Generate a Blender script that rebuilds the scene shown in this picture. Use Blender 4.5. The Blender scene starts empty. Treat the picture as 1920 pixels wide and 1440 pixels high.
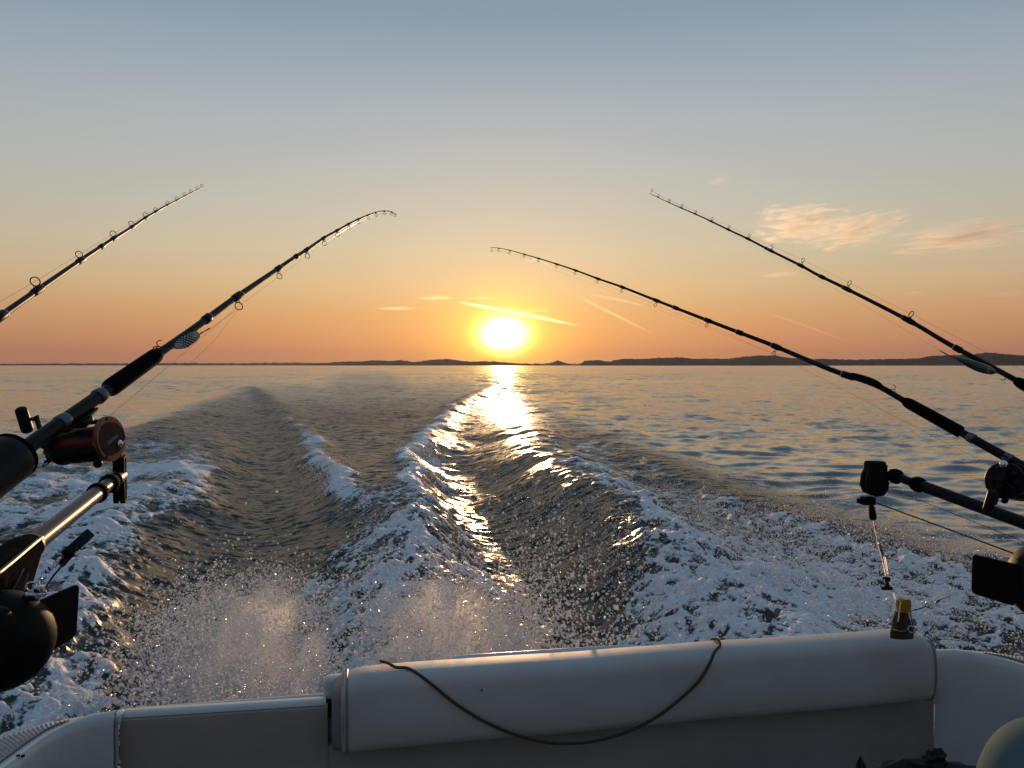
import bpy, bmesh, math, random
import numpy as np
from mathutils import Vector, Matrix

random.seed(7)
rng = np.random.default_rng(7)
S = bpy.context.scene
COL = S.collection
R = math.radians

# ------------------------------------------------------------------ camera
# boat frame: X to the right, Y aft (the way the wake runs), Z up, water at 0
EYE = Vector((0.0, 0.0, 1.76))
FPX = 1445.0                      # focal length in pixels of the 1920 px photo
YAW, PITCH = R(10.6), math.atan(35 / FPX)
cam_d = bpy.data.cameras.new('camera')
cam = bpy.data.objects.new('camera', cam_d)
COL.objects.link(cam)
cam.location = EYE
cam.rotation_euler = (math.pi / 2 - PITCH, 0, -YAW)
cam_d.sensor_width = 36
cam_d.lens = 36 * FPX / 1920
cam_d.clip_start = 0.05
cam_d.clip_end = 120000
S.camera = cam

# ------------------------------------------------------------------ sun and sky
SUN_AZ, SUN_EL = R(10.0), R(2.35)   # azimuth from +Y towards +X
SUN = Vector((math.sin(SUN_AZ) * math.cos(SUN_EL), math.cos(SUN_AZ) * math.cos(SUN_EL), math.sin(SUN_EL)))
sun_d = bpy.data.lights.new('sun', 'SUN')
sun = bpy.data.objects.new('sun', sun_d)
COL.objects.link(sun)
sun_d.energy = 2.4
sun_d.angle = R(1.2)
sun_d.color = (1.0, 0.60, 0.31)
sun.rotation_euler = SUN.to_track_quat('Z', 'Y').to_euler()

S.view_settings.view_transform = 'Standard'
S.view_settings.look = 'None'
S.view_settings.exposure = 0
S.view_settings.gamma = 1
S.view_settings.use_curve_mapping = False
S.cycles.use_denoising = True
S.cycles.sample_clamp_indirect = 6
S.cycles.sample_clamp_direct = 40
S.cycles.max_bounces = 6
S.cycles.volume_bounces = 1
S.cycles.transparent_max_bounces = 16


class NT:
    """small helper round a node tree"""
    def __init__(self, tree):
        self.t = tree
        tree.nodes.clear()

    def n(self, kind, **kw):
        node = self.t.nodes.new(kind)
        for k, v in kw.items():
            setattr(node, k, v)
        return node

    def l(self, a, b):
        self.t.links.new(a, b)

    def val(self, sock, v):
        if isinstance(v, bpy.types.NodeSocket):
            self.l(v, sock)
        else:
            sock.default_value = v

    def m(self, op, a, b=0.0, c=None, clamp=False):
        n = self.n('ShaderNodeMath', operation=op, use_clamp=clamp)
        self.val(n.inputs[0], a)
        self.val(n.inputs[1], b)
        if c is not None:
            self.val(n.inputs[2], c)
        return n.outputs[0]

    def v(self, op, a, b=(0, 0, 0), out=0):
        n = self.n('ShaderNodeVectorMath', operation=op)
        self.val(n.inputs[0], a)
        self.val(n.inputs[1], b)
        return n.outputs[out]

    def scale(self, a, s):
        n = self.n('ShaderNodeVectorMath', operation='SCALE')
        self.val(n.inputs[0], a)
        self.val(n.inputs['Scale'], s)
        return n.outputs[0]

    def ss(self, x, lo, hi):
        n = self.n('ShaderNodeMapRange', interpolation_type='SMOOTHSTEP')
        self.val(n.inputs[0], x)
        n.inputs[1].default_value = lo
        n.inputs[2].default_value = hi
        n.inputs[3].default_value = 0
        n.inputs[4].default_value = 1
        return n.outputs[0]

    def mix(self, f, a, b):
        n = self.n('ShaderNodeMix', data_type='RGBA')
        self.val(n.inputs[0], f)
        self.val(n.inputs[6], a)
        self.val(n.inputs[7], b)
        return n.outputs[2]

    def ramp(self, x, stops):
        n = self.n('ShaderNodeValToRGB')
        e = n.color_ramp.elements
        while len(e) < len(stops):
            e.new(0.5)
        for i, (p, c) in enumerate(stops):
            e[i].position = p
            e[i].color = (*c, 1)
        self.l(x, n.inputs[0])
        return n.outputs[0]

    def noise(self, vec, scale, detail=3, rough=0.55, dist=0.0):
        n = self.n('ShaderNodeTexNoise')
        if vec is not None:
            self.l(vec, n.inputs['Vector'])
        n.inputs['Scale'].default_value = scale
        n.inputs['Detail'].default_value = detail
        n.inputs['Roughness'].default_value = rough
        n.inputs['Distortion'].default_value = dist
        return n


world = bpy.data.worlds.new('World')
S.world = world
world.use_nodes = True
w = NT(world.node_tree)
sky = w.n('ShaderNodeTexSky', sky_type='NISHITA')
sky.sun_disc = False
sky.sun_elevation = SUN_EL
sky.sun_rotation = SUN_AZ
sky.air_density = 1.0
sky.dust_density = 2.0
sky.ozone_density = 2.0
tc = w.n('ShaderNodeTexCoord')
D = w.v('NORMALIZE', tc.outputs['Generated'])
sep = w.n('ShaderNodeSeparateXYZ')
w.l(D, sep.inputs[0])
Zc = w.m('MAXIMUM', sep.outputs[2], 0.0)
toward = w.ramp(Zc, [(0.0, (.31, .135, .095)), (.012, (.37, .16, .10)), (.03, (.48, .215, .115)), (.066, (.57, .31, .14)), (.10, (.60, .42, .23)), (.145, (.57, .485, .33)),
                     (.19, (.51, .485, .395)), (.24, (.455, .465, .43)), (.30, (.39, .43, .455)), (.36, (.30, .365, .42)), (.41, (.225, .31, .38)),
                     (.6, (.15, .235, .33)), (1.0, (.13, .21, .31))])
away = w.ramp(Zc, [(0.0, (.17, .11, .12)), (0.08, (.23, .16, .16)), (0.18, (.20, .19, .21)), (0.36, (.15, .19, .26)),
                   (0.6, (.13, .205, .30)), (1.0, (.13, .21, .31))])
flat = w.v('NORMALIZE', w.v('MULTIPLY', D, (1, 1, 0)))
caz = w.v('DOT_PRODUCT', flat, (math.sin(SUN_AZ), math.cos(SUN_AZ), 0), out=1)
base = w.mix(w.ss(caz, 0.1, 1.08), away, toward)
# angle from the sun in degrees, the aureole a little wider than high
right = Vector((math.cos(SUN_AZ), -math.sin(SUN_AZ), 0))
up = right.cross(SUN).normalized()
dx = w.v('DOT_PRODUCT', D, tuple(right), out=1)
dy = w.v('DOT_PRODUCT', D, tuple(up), out=1)
dz = w.v('DOT_PRODUCT', D, tuple(SUN), out=1)
ex = w.m('MULTIPLY', dx, 57.3 / 1.38)
ey = w.m('MULTIPLY', dy, 57.3)
th = w.m('SQRT', w.m('ADD', w.m('MULTIPLY', ex, ex), w.m('MULTIPLY', ey, ey)))
th = w.m('ADD', th, w.m('MULTIPLY', w.m('LESS_THAN', dz, 0.0), 90.0))


def glow(width, power, col):
    g = w.m('EXPONENT', w.m('MULTIPLY', w.m('POWER', w.m('DIVIDE', th, width), power), -1.0))
    return w.scale(col, g)


tot = w.v('ADD', base, glow(0.95, 2.2, (14.0, 9.5, 3.0)))
tot = w.v('ADD', tot, glow(1.9, 1.3, (1.6, 0.98, 0.0)))
bg1 = w.n('ShaderNodeBackground')
bg2 = w.n('ShaderNodeBackground')
w.l(sky.outputs[0], bg1.inputs[0])
bg1.inputs[1].default_value = 0.017
w.l(tot, bg2.inputs[0])
bg2.inputs[1].default_value = 1.0
ad = w.n('ShaderNodeAddShader')
w.l(bg1.outputs[0], ad.inputs[0])
w.l(bg2.outputs[0], ad.inputs[1])
wo = w.n('ShaderNodeOutputWorld')
w.l(ad.outputs[0], wo.inputs[0])
world.cycles.sampling_method = 'MANUAL'
world.cycles.sample_map_resolution = 1024

# ------------------------------------------------------------------ measuring and mesh helpers
_cp, _sp, _cy, _sy = math.cos(PITCH), math.sin(PITCH), math.cos(YAW), math.sin(YAW)


def ray(px, py):
    x, z = (px - 960) / FPX, -(py - 720) / FPX
    y2, z2 = _cp + z * _sp, -_sp + z * _cp
    return Vector((x * _cy + y2 * _sy, -x * _sy + y2 * _cy, z2))


def at(px, py, d):
    """the point d metres away, straight ahead, that the photo shows at px, py"""
    return EYE + ray(px, py) * d


def onz(px, py, z):
    r = ray(px, py)
    return EYE + r * ((z - EYE.z) / r.z)


def ony(px, py, y):
    r = ray(px, py)
    return EYE + r * (y / r.y)


def frame_of(d, ref=Vector((0, 0, 1))):
    d = d.normalized()
    a = d.cross(ref)
    if a.length < 1e-4:
        a = d.cross(Vector((1, 0, 0)))
    a.normalize()
    return a, a.cross(d).normalized()


class MB:
    """collects shapes into one mesh"""
    def __init__(self):
        self.v, self.f = [], []

    def add(self, vs, fs):
        o = len(self.v)
        self.v += [Vector(p) for p in vs]
        self.f += [tuple(i + o for i in q) for q in fs]
        return self

    def tube(self, pts, rad, seg=12, caps=True, ref=None):
        pts = [Vector(p) for p in pts]
        n = len(pts)
        if not hasattr(rad, '__len__'):
            rad = [rad] * n
        vs, fs = [], []
        t0 = (pts[1] - pts[0]).normalized()
        a, b = frame_of(t0) if ref is None else frame_of(t0, ref)
        for i in range(n):
            t = (pts[min(i + 1, n - 1)] - pts[max(i - 1, 0)])
            if t.length < 1e-9:
                t = t0
            t.normalize()
            a = (a - t * a.dot(t)).normalized()
            b = t.cross(a)
            for k in range(seg):
                q = 2 * math.pi * k / seg
                vs.append(pts[i] + (a * math.cos(q) + b * math.sin(q)) * rad[i])
        for i in range(n - 1):
            for k in range(seg):
                k2 = (k + 1) % seg
                fs.append((i * seg + k, i * seg + k2, (i + 1) * seg + k2, (i + 1) * seg + k))
        if caps:
            fs.append(tuple(range(seg - 1, -1, -1)))
            fs.append(tuple((n - 1) * seg + k for k in range(seg)))
        return self.add(vs, fs)

    def lathe(self, p, axis, prof, seg=24, caps=True):
        """prof: (distance along axis, radius)"""
        axis = Vector(axis).normalized()
        p = Vector(p)
        a, b = frame_of(axis)
        vs, fs = [], []
        for (s, r) in prof:
            for k in range(seg):
                q = 2 * math.pi * k / seg
                vs.append(p + axis * s + (a * math.cos(q) + b * math.sin(q)) * r)
        for i in range(len(prof) - 1):
            for k in range(seg):
                k2 = (k + 1) % seg
                fs.append((i * seg + k, i * seg + k2, (i + 1) * seg + k2, (i + 1) * seg + k))
        if caps:
            fs.append(tuple(range(seg - 1, -1, -1)))
            fs.append(tuple((len(prof) - 1) * seg + k for k in range(seg)))
        return self.add(vs, fs)

    def ring(self, c, axis, r, t, seg=20, sub=8, squash=1.0, tall=None):
        axis = Vector(axis).normalized()
        a, b = frame_of(axis) if tall is None else (Vector(tall).cross(axis).normalized(), Vector(tall).normalized())
        c = Vector(c)
        vs, fs = [], []
        for i in range(seg):
            q = 2 * math.pi * i / seg
            e = a * math.cos(q) * squash + b * math.sin(q)
            for j in range(sub):
                u = 2 * math.pi * j / sub
                vs.append(c + e * (r + t * math.cos(u)) + axis * t * math.sin(u))
        for i in range(seg):
            i2 = (i + 1) % seg
            for j in range(sub):
                j2 = (j + 1) % sub
                fs.append((i * sub + j, i2 * sub + j, i2 * sub + j2, i * sub + j2))
        return self.add(vs, fs)

    def box(self, c, ax, ay, az, bevel=0.0, seg=2):
        """ax, ay, az: half-extent vectors"""
        c, ax, ay, az = Vector(c), Vector(ax), Vector(ay), Vector(az)
        bm = bmesh.new()
        bmesh.ops.create_cube(bm, size=2)
        L = (ax.length, ay.length, az.length)
        for v in bm.verts:
            v.co = Vector((v.co.x * L[0], v.co.y * L[1], v.co.z * L[2]))
        if bevel > 0:
            bmesh.ops.bevel(bm, geom=bm.edges[:], offset=bevel, segments=seg, profile=0.5, affect='EDGES')
        ux, uy, uz = ax.normalized(), ay.normalized(), az.normalized()
        bm.verts.index_update()
        vs = [c + ux * v.co.x + uy * v.co.y + uz * v.co.z for v in bm.verts]
        fs = [tuple(v.index for v in f.verts) for f in bm.faces]
        bm.free()
        return self.add(vs, fs)

    def plate(self, outline, thick):
        """a flat outline (list of points) given thickness by an offset vector"""
        n = len(outline)
        o = [Vector(p) for p in outline]
        t = Vector(thick)
        vs = [p - t * .5 for p in o] + [p + t * .5 for p in o]
        fs = [tuple(range(n - 1, -1, -1)), tuple(range(n, 2 * n))]
        fs += [(i, (i + 1) % n, n + (i + 1) % n, n + i) for i in range(n)]
        return self.add(vs, fs)

    def ball(self, c, r, seg=16, rows=10, sx=None):
        c = Vector(c)
        ax, ay, az = sx if sx else (Vector((1, 0, 0)), Vector((0, 1, 0)), Vector((0, 0, 1)))
        vs = [c + az * r]
        for i in range(1, rows):
            p = math.pi * i / rows
            for k in range(seg):
                q = 2 * math.pi * k / seg
                vs.append(c + (ax * math.cos(q) + ay * math.sin(q)) * r * math.sin(p) + az * r * math.cos(p))
        vs.append(c - az * r)
        fs = [(0, 1 + k, 1 + (k + 1) % seg) for k in range(seg)]
        for i in range(rows - 2):
            for k in range(seg):
                k2 = (k + 1) % seg
                fs.append((1 + i * seg + k, 1 + (i + 1) * seg + k, 1 + (i + 1) * seg + k2, 1 + i * seg + k2))
        last = len(vs) - 1
        fs += [(last, last - seg + (k + 1) % seg, last - seg + k) for k in range(seg)]
        return self.add(vs, fs)

    def loft(self, loops, close=True, caps=False):
        n = len(loops[0])
        vs = [p for lp in loops for p in lp]
        fs = []
        for i in range(len(loops) - 1):
            for k in range(n if close else n - 1):
                k2 = (k + 1) % n
                fs.append((i * n + k, i * n + k2, (i + 1) * n + k2, (i + 1) * n + k))
        if caps:
            fs.append(tuple(range(n - 1, -1, -1)))
            fs.append(tuple((len(loops) - 1) * n + k for k in range(n)))
        return self.add(vs, fs)


def origin_of(o):
    p = Vector(o.location)
    while o.parent:
        o = o.parent
        p += Vector(o.location)
    return p


def obj(name, mb, mat, parent=None, smooth=True, angle=40, label=None):
    """link the collected shapes as ONE object; coordinates are given in the boat frame"""
    me = bpy.data.meshes.new(name)
    off = origin_of(parent) if parent else Vector((0, 0, 0))
    me.from_pydata([tuple(p - off) for p in mb.v], [], mb.f)
    bm = bmesh.new()
    bm.from_mesh(me)
    bmesh.ops.recalc_face_normals(bm, faces=bm.faces[:])
    for e in bm.edges:
        if len(e.link_faces) == 2:
            e.smooth = e.calc_face_angle(0) < R(angle)
    for f in bm.faces:
        f.smooth = smooth
    bm.to_mesh(me)
    bm.free()
    me.materials.append(mat)
    o = bpy.data.objects.new(name, me)
    COL.objects.link(o)
    o.parent = parent
    if label:
        o['label'] = label
    return o


def tag(o, label=None, cat=None, group=None, kind=None):
    for k, v in (('label', label), ('category', cat), ('group', group), ('kind', kind)):
        if v:
            o[k] = v
    return o


def thing(name, loc, label, cat, group=None):
    o = bpy.data.objects.new(name, None)
    o.empty_display_size = 0.05
    COL.objects.link(o)
    o.location = loc
    return tag(o, label, cat, group)


def catmull(pts, n=8):
    P = [Vector(p) for p in pts]
    P = [P[0] * 2 - P[1]] + P + [P[-1] * 2 - P[-2]]
    out = []
    for i in range(1, len(P) - 2):
        for k in range(n):
            t = k / n
            a, b, c, d = P[i - 1], P[i], P[i + 1], P[i + 2]
            out.append(0.5 * ((2 * b) + (c - a) * t + (2 * a - 5 * b + 4 * c - d) * t * t + (3 * b - a - 3 * c + d) * t ** 3))
    out.append(P[-2])
    return out


# ------------------------------------------------------------------ materials
def material(name, col, rough=0.5, metal=0.0, vary=0.15, scale=20.0, bump=0.0, bscale=60.0, coat=0.0, spec=0.5, dirt=None):
    m = bpy.data.materials.new(name)
    m.use_nodes = True
    t = NT(m.node_tree)
    p = t.n('ShaderNodeBsdfPrincipled')
    out = t.n('ShaderNodeOutputMaterial')
    t.l(p.outputs[0], out.inputs[0])
    co = t.n('ShaderNodeTexCoord').outputs['Object']
    nz = t.noise(co, scale, 5, 0.6)
    dark = tuple(c * (1 - vary) for c in col)
    lite = tuple(min(1, c * (1 + vary)) for c in col)
    c = t.ramp(nz.outputs[0], [(0.3, dark), (0.7, lite)])
    if dirt:
        nd = t.noise(co, scale * .35, 6, .7)
        c = t.mix(t.m('MULTIPLY', t.ss(nd.outputs[0], .5, .75), dirt[1]), c, (*dirt[0], 1))
    t.l(c, p.inputs['Base Color'])
    rr = t.n('ShaderNodeMapRange')
    t.l(nz.outputs[0], rr.inputs[0])
    rr.inputs[3].default_value = max(0.02, rough - .08)
    rr.inputs[4].default_value = min(1, rough + .08)
    t.l(rr.outputs[0], p.inputs['Roughness'])
    p.inputs['Metallic'].default_value = metal
    p.inputs['Specular IOR Level'].default_value = spec
    p.inputs['Coat Weight'].default_value = coat
    if bump:
        nb = t.noise(co, bscale, 4, .6)
        b = t.n('ShaderNodeBump')
        b.inputs['Strength'].default_value = bump
        b.inputs['Distance'].default_value = 0.002
        t.l(nb.outputs[0], b.inputs['Height'])
        t.l(b.outputs[0], p.inputs['Normal'])
    return m


M = {}
M['gelcoat'] = material('white_gelcoat', (.60, .59, .57), .32, vary=.05, scale=6, dirt=((.25, .22, .18), .35), coat=.3)
M['panel'] = material('grey_panel', (.33, .28, .235), .5, vary=.08, scale=8, bump=.15, bscale=300)
M['liner'] = material('warm_grey_liner', (.31, .275, .24), .6, vary=.1, scale=6, bump=.15, bscale=250)  # one even warm grey for liner and floor
M['nonskid'] = material('ribbed_nonskid', (.40, .36, .33), .7, vary=.12, scale=30)
M['vinyl'] = material('cream_vinyl', (.53, .50, .465), .58, vary=.07, scale=5, bump=.35, bscale=260, spec=.3, dirt=((.2, .17, .14), .3))
M['piping'] = material('vinyl_piping', (.22, .21, .20), .5, vary=.1, scale=30)
M['steel'] = material('stainless_steel', (.62, .62, .64), .16, 1.0, vary=.06, scale=20)
M['chrome'] = material('chrome', (.75, .76, .8), .08, 1.0, vary=.04, scale=30)
M['black'] = material('black_plastic', (.006, .0058, .0058), .42, vary=.25, scale=40, bump=.1, bscale=200, spec=.16)
M['rubber'] = material('black_foam_grip', (.004, .004, .004), .85, vary=.3, scale=60, bump=.4, bscale=500, spec=.05)
M['graphite'] = material('graphite_blank', (.005, .006, .009), .45, vary=.2, scale=30, spec=.15)
M['wrap'] = material('thread_wrap', (.004, .004, .005), .5, vary=.3, scale=200, spec=.15)
M['trim'] = material('silver_trim', (.55, .54, .52), .25, 1.0, vary=.1, scale=60)
M['hood'] = material('anodised_hood', (.11, .12, .14), .3, .7, vary=.1, scale=60)
M['wire'] = material('guide_wire', (.05, .045, .035), .3, .8, vary=.1, scale=60)
M['copper'] = material('copper_rim', (.22, .075, .035), .35, .6, vary=.15, scale=50)
M['red'] = material('red_spool', (.20, .028, .022), .35, .2, vary=.25, scale=90, bump=.3, bscale=900)
M['boom'] = material('brushed_tube', (.060, .064, .068), .34, .0, vary=.12, scale=15, spec=.05)
M['rig'] = material('black_rig_body', (.014, .0125, .012), .55, vary=.2, scale=25, bump=.08, bscale=120, spec=.035)
M['ball'] = material('coated_weight', (.012, .0105, .009), .55, vary=.3, scale=18, bump=.15, bscale=90, spec=.06)
M['rope'] = material('olive_cord', (.055, .040, .018), .75, vary=.3, scale=200, bump=.5, bscale=900)
M['amber'] = material('amber_plastic', (.45, .22, .015), .3, vary=.2, scale=60)
M['line'] = material('monofilament', (.10, .075, .05), .3, vary=.1, scale=20)
M['cable'] = material('steel_cable', (.03, .028, .025), .4, .5, vary=.2, scale=200)
M['tub'] = material('blue_grey_plastic', (.11, .165, .165), .8, vary=.1, scale=10, bump=.2, bscale=300, spec=.04)
M['bag'] = material('black_cloth', (.012, .012, .013), .85, vary=.3, scale=60, bump=.6, bscale=120)
M['low_bounce'] = material('dark_low_bounce', (.02, .022, .026), .15, vary=.1)  # dark so the unseen added bulkhead and roof bounce little light
M['housing'] = material('matt_cast_housing', (.022, .018, .015), .8, vary=.3, scale=40, bump=.3, bscale=200, spec=0)
M['smoke'] = material('smoked_plastic', (.050, .036, .016), .25, vary=.3, scale=40)
M['print'] = material('printed_lettering', (.30, .28, .26), .5, vary=.05)

# ------------------------------------------------------------------ numeric noise
_G = rng.random((256, 256)) * 2 * math.pi
_GX, _GY = np.cos(_G), np.sin(_G)


def gnoise(x, y):
    xi, yi = np.floor(x).astype(np.int64), np.floor(y).astype(np.int64)
    fx, fy = x - xi, y - yi
    u, v = fx * fx * fx * (fx * (fx * 6 - 15) + 10), fy * fy * fy * (fy * (fy * 6 - 15) + 10)
    x0, y0, x1, y1 = xi & 255, yi & 255, (xi + 1) & 255, (yi + 1) & 255
    a = _GX[x0, y0] * fx + _GY[x0, y0] * fy
    b = _GX[x1, y0] * (fx - 1) + _GY[x1, y0] * fy
    c = _GX[x0, y1] * fx + _GY[x0, y1] * (fy - 1)
    d = _GX[x1, y1] * (fx - 1) + _GY[x1, y1] * (fy - 1)
    return (a + (b - a) * u + (c - a) * v + (a - b - c + d) * u * v) * 1.5


def fbm(x, y, o=4, gain=.5, lac=2.03):
    s, a, f = 0, 1.0, 1.0
    for i in range(o):
        s = s + a * gnoise(x * f + 17.3 * i, y * f + 9.1 * i)
        a *= gain
        f *= lac
    return s


def sstep(x, a, b):
    t = np.clip((x - a) / (b - a), 0, 1)
    return t * t * (3 - 2 * t)


def curve(Y, pts):
    p = np.array(pts)
    return np.interp(Y, p[:, 0], p[:, 1])


# ------------------------------------------------------------------ water
#@WATER
def water_fields(X, Y, cell):
    """height, foam cover, aeration and lost ripple slope of the sea at X, Y; cell = local mesh size"""
    wob = fbm(X * .35, Y * .30, 2) * .24
    Xw = X + wob * sstep(Y, 2, 12) + .03 * fbm(X * 1.1 + 40, Y * 1.1, 2)
    h = np.zeros_like(X)

    def ridge(xc, amp, wid):
        return curve(Y, amp) * np.exp(-((Xw - curve(Y, xc)) / curve(Y, wid)) ** 2)

    # troughs either side of the prop wash
    h += ridge([(2, -1.0), (6, -1.25), (9, -1.35), (12, -1.55), (16, -2.0), (22, -3.2), (32, -5)],
               [(2, -.10), (4, -.20), (8, -.24), (14, -.22), (22, -.12), (34, 0)], [(2, .7), (12, .8), (30, 1.6)])
    h += ridge([(2, 1.5), (5, 1.5), (8, 1.5), (12, 1.55), (17, 2.0), (22, 2.7), (32, 5)],
               [(2, -.08), (4, -.22), (8, -.30), (14, -.26), (22, -.14), (34, 0)], [(2, .55), (12, .75), (30, 1.6)])
    # prop wash hump, splitting into two breaking ridges
    h += ridge([(2, .3), (6, .36), (8, .33), (10, .25), (16, .1)],
               [(1, .10), (3, .22), (6, .30), (9, .24), (12, .10), (16, 0)], [(2, .5), (8, .42), (14, .5)])
    LR = [(4.7, 0), (8, -.06), (11, -.3), (15, -.9), (25, -2.3), (38, -4.7), (53, -7.6), (80, -13)]
    RR = [(6, .85), (9, .68), (10, .61), (13.8, .75), (19, 1.41), (30, 3.26), (46, 6.8), (60, 10), (80, 14.5)]
    h += ridge(LR, [(7, 0), (10, .10), (13, .16), (18, .15), (30, .15), (45, .26), (56, .24), (80, 0)], [(8, .22), (14, .33), (25, .5), (50, 1.0)])
    h += ridge(RR, [(7, .0), (9, .16), (11, .20), (15, .18), (20, .16), (30, .18), (40, .22), (48, .20), (62, .08), (80, 0)], [(8, .22), (14, .33), (25, .5), (50, .9)])
    # crests between the troughs and the side wash
    h += ridge([(2, -2.1), (5, -2.0), (8, -2.5), (12, -2.7), (16, -3.3), (22, -4.6)],
               [(2, .16), (6, .18), (12, .14), (18, .18), (26, 0)], [(2, .6), (12, .8), (22, 1.2)])
    h += ridge([(2, 2.3), (5, 2.4), (6.5, 2.6), (9, 2.9), (12, 3.1), (17, 3.6), (24, 5)],
               [(2, .16), (5, .22), (9, .26), (14, .20), (20, .14), (28, 0)], [(2, .5), (9, .6), (20, 1.2)])
    # outer edges of the wash
    h += ridge([(2, -4.6), (11, -4.9), (16, -5.3), (20, -5.4), (27, -6.0), (36, -6.8), (54, -7.7), (80, -12)],
               [(2, .08), (10, .12), (18, .22), (30, .2), (48, .2), (60, 0)], [(2, .5), (20, .8), (50, 1.4)])
    h += ridge([(2, 4.6), (5, 4.9), (8, 4.6), (12, 5.1), (17, 5.6), (24, 6.4), (40, 9)],
               [(2, .07), (6, .09), (12, .09), (18, .08), (26, .05), (40, 0)], [(2, .5), (12, .6), (30, 1.2)])

    # where the wash is
    def band(a, b, sa, sb):
        return sstep(Xw, curve(Y, a) - sa, curve(Y, a) + sa) * (1 - sstep(Xw, curve(Y, b) - sb, curve(Y, b) + sb))

    n_big = fbm(X * .55 + 3, Y * .42 + 7, 3)
    left = band([(2, -5.6), (8, -5.0), (11, -5.0), (16, -5.4), (20, -4.7), (26, -4.4)],
                [(2, -1.2), (4.4, -1.35), (6.5, -1.9), (8.6, -2.25), (11, -2.0), (16, -2.9), (24, -4.0)], .35, .3)
    left *= curve(Y, [(2, 1.1), (6, 1.05), (10, 1.02), (14, .92), (18, .72), (23, .3), (28, 0)])
    rght = band([(2, 1.3), (5, 1.5), (6.4, 2.35), (8.2, 2.75), (11.5, 2.95), (17.2, 3.2), (22, 3.6)],
                [(2, 4.6), (4.7, 4.7), (5.6, 4.9), (8.2, 4.5), (12.3, 5.0), (16.8, 5.2), (20, 4.2), (24, 4.2)], .3, .25)
    rght *= curve(Y, [(2, 1.02), (6, .94), (9, .85), (13, .78), (17, .62), (20, .3), (23, 0)])
    cent = band([(1, -1.0), (4, -.75), (5.5, -.70), (7, -.45), (8.2, -.30), (11, -.42), (15, -.95), (19, -1.5), (25, -2.2)],
                [(1, 1.4), (4, 1.1), (5, .98), (6.5, .86), (9, .78), (11, .78), (14, .92), (19, 1.5), (25, 2.3)], .14, .12)
    core = band([(1, -.2), (5, -.02), (8, -.04), (12, -.2)], [(1, .7), (5, .62), (9, .62), (12, .5)], .12, .1)
    c_amt = cent * curve(Y, [(1, .95), (5, .86), (9, .70), (11, .30), (13, .16), (16, .12), (22, .10), (30, 0)])
    c_amt = np.maximum(c_amt, core * curve(Y, [(1, .9), (5, 1.25), (8, 1.15), (9, .8), (10.5, 0)]))
    rl = np.exp(-((Xw - curve(Y, LR)) / curve(Y, [(8, .20), (14, .28), (25, .4), (50, .6)])) ** 2) * curve(Y, [(6, 0), (8.5, .6), (11, 1.35), (15, 1.25), (20, .9), (30, .5), (50, .36), (60, 0)])
    rr = np.exp(-((Xw - curve(Y, RR) + .05) / curve(Y, [(8, .20), (14, .30), (25, .45), (50, .6)])) ** 2) * curve(Y, [(7, 0), (9, 1.1), (11, 1.45), (15, 1.4), (20, 1.2), (28, .95), (38, .95), (47, .85), (58, 0)])
    strip = np.exp(-((Xw - curve(Y, [(5, 1.15), (7, 1.05), (9, .95)])) / .14) ** 2) * curve(Y, [(4, .6), (6, .62), (8, .5), (10, 0)])
    wall = np.exp(-((Xw - curve(Y, [(6, 1.0), (9, .98), (11, 1.0), (14, 1.25), (18, 1.95), (24, 3.0)])) / curve(Y, [(6, .2), (10, .26), (15, .42), (24, .6)])) ** 2) * curve(Y, [(6, .6), (8, .85), (14, .92), (18, .7), (26, 0)])
    dens = np.maximum.reduce([left, rght, c_amt, rl, rr, strip, wall])
    dens = dens * (1 + .35 * n_big)
    tur = np.maximum.reduce([band([(0, -5.8), (20, -5.8), (30, -6.4), (60, -9)], [(0, 5.4), (20, 5.6), (30, 6.6), (60, 11)], .9, 1.0) * curve(Y, [(0, 1), (18, 1), (28, .8), (45, .45), (70, .15), (100, 0)]),
                             band([(0, -2), (50, -3.4), (120, -5), (240, -8)], [(0, 2), (50, 3), (120, 4.5), (240, 7)], 2.2, 2.2) * curve(Y, [(20, .65), (40, .48), (80, .34), (160, .15), (320, 0)])])

    def fade(lam):
        return sstep(lam / cell, 1.3, 3.2)

    # lumps of the broken water
    f1 = fbm(X * 1.3 + 11, Y * .95 - 5, 3)
    wx, wy = X + .10 * gnoise(X * 1.7, Y * 1.7 + 3), Y + .12 * gnoise(X * 1.6 + 9, Y * 1.6)
    f2 = gnoise(wx * 3.1 + 2, wy * 2.5) * fade(.3)
    f3 = gnoise(wx * 7.3 - 4, wy * 5.8 + 1) * fade(.14)
    f4 = gnoise(wx * 15.7, wy * 13.1 + 8) * fade(.07)
    b2, b3, b4 = .42 - np.abs(f2), .42 - np.abs(f3), .42 - np.abs(f4)       # ridged: bubbling clumps between thin dark seams
    mid = fbm(X * 1.0 + 5, Y * .70 + 31, 3)
    clump = .50 * mid + .34 * f2 + .46 * f3 + .42 * f4
    web = (.6 * (.30 - np.abs(gnoise(wx * 2.6 + 60, wy * 1.9 + 14))) + .85 * (.30 - np.abs(gnoise(wx * 6.0 + 20, wy * 4.6 + 4))) * fade(.17)
           + .75 * (.30 - np.abs(gnoise(wx * 13.0 + 20, wy * 10.2 + 4))) * fade(.08))
    foam = sstep(dens * 1.06 - .66 + .62 * clump + .86 * web, -.12, .95)
    foam *= sstep(dens, .06, .25)
    chop = .028 * f1 + .022 * f2 + .014 * f3 + .008 * f4
    h += dens * chop * 1.1 + foam * (.004 + .030 * np.abs(f2) + .026 * np.abs(f3) + .018 * np.abs(f4))
    h += tur * (.008 * f1 + .009 * f2 + .0075 * f3 + .0042 * f4) * (1 - .6 * foam)
    # stretched ripples running across the troughs
    smooth = np.clip(tur * 1.1 - .45 * dens, 0, 1)
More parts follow.
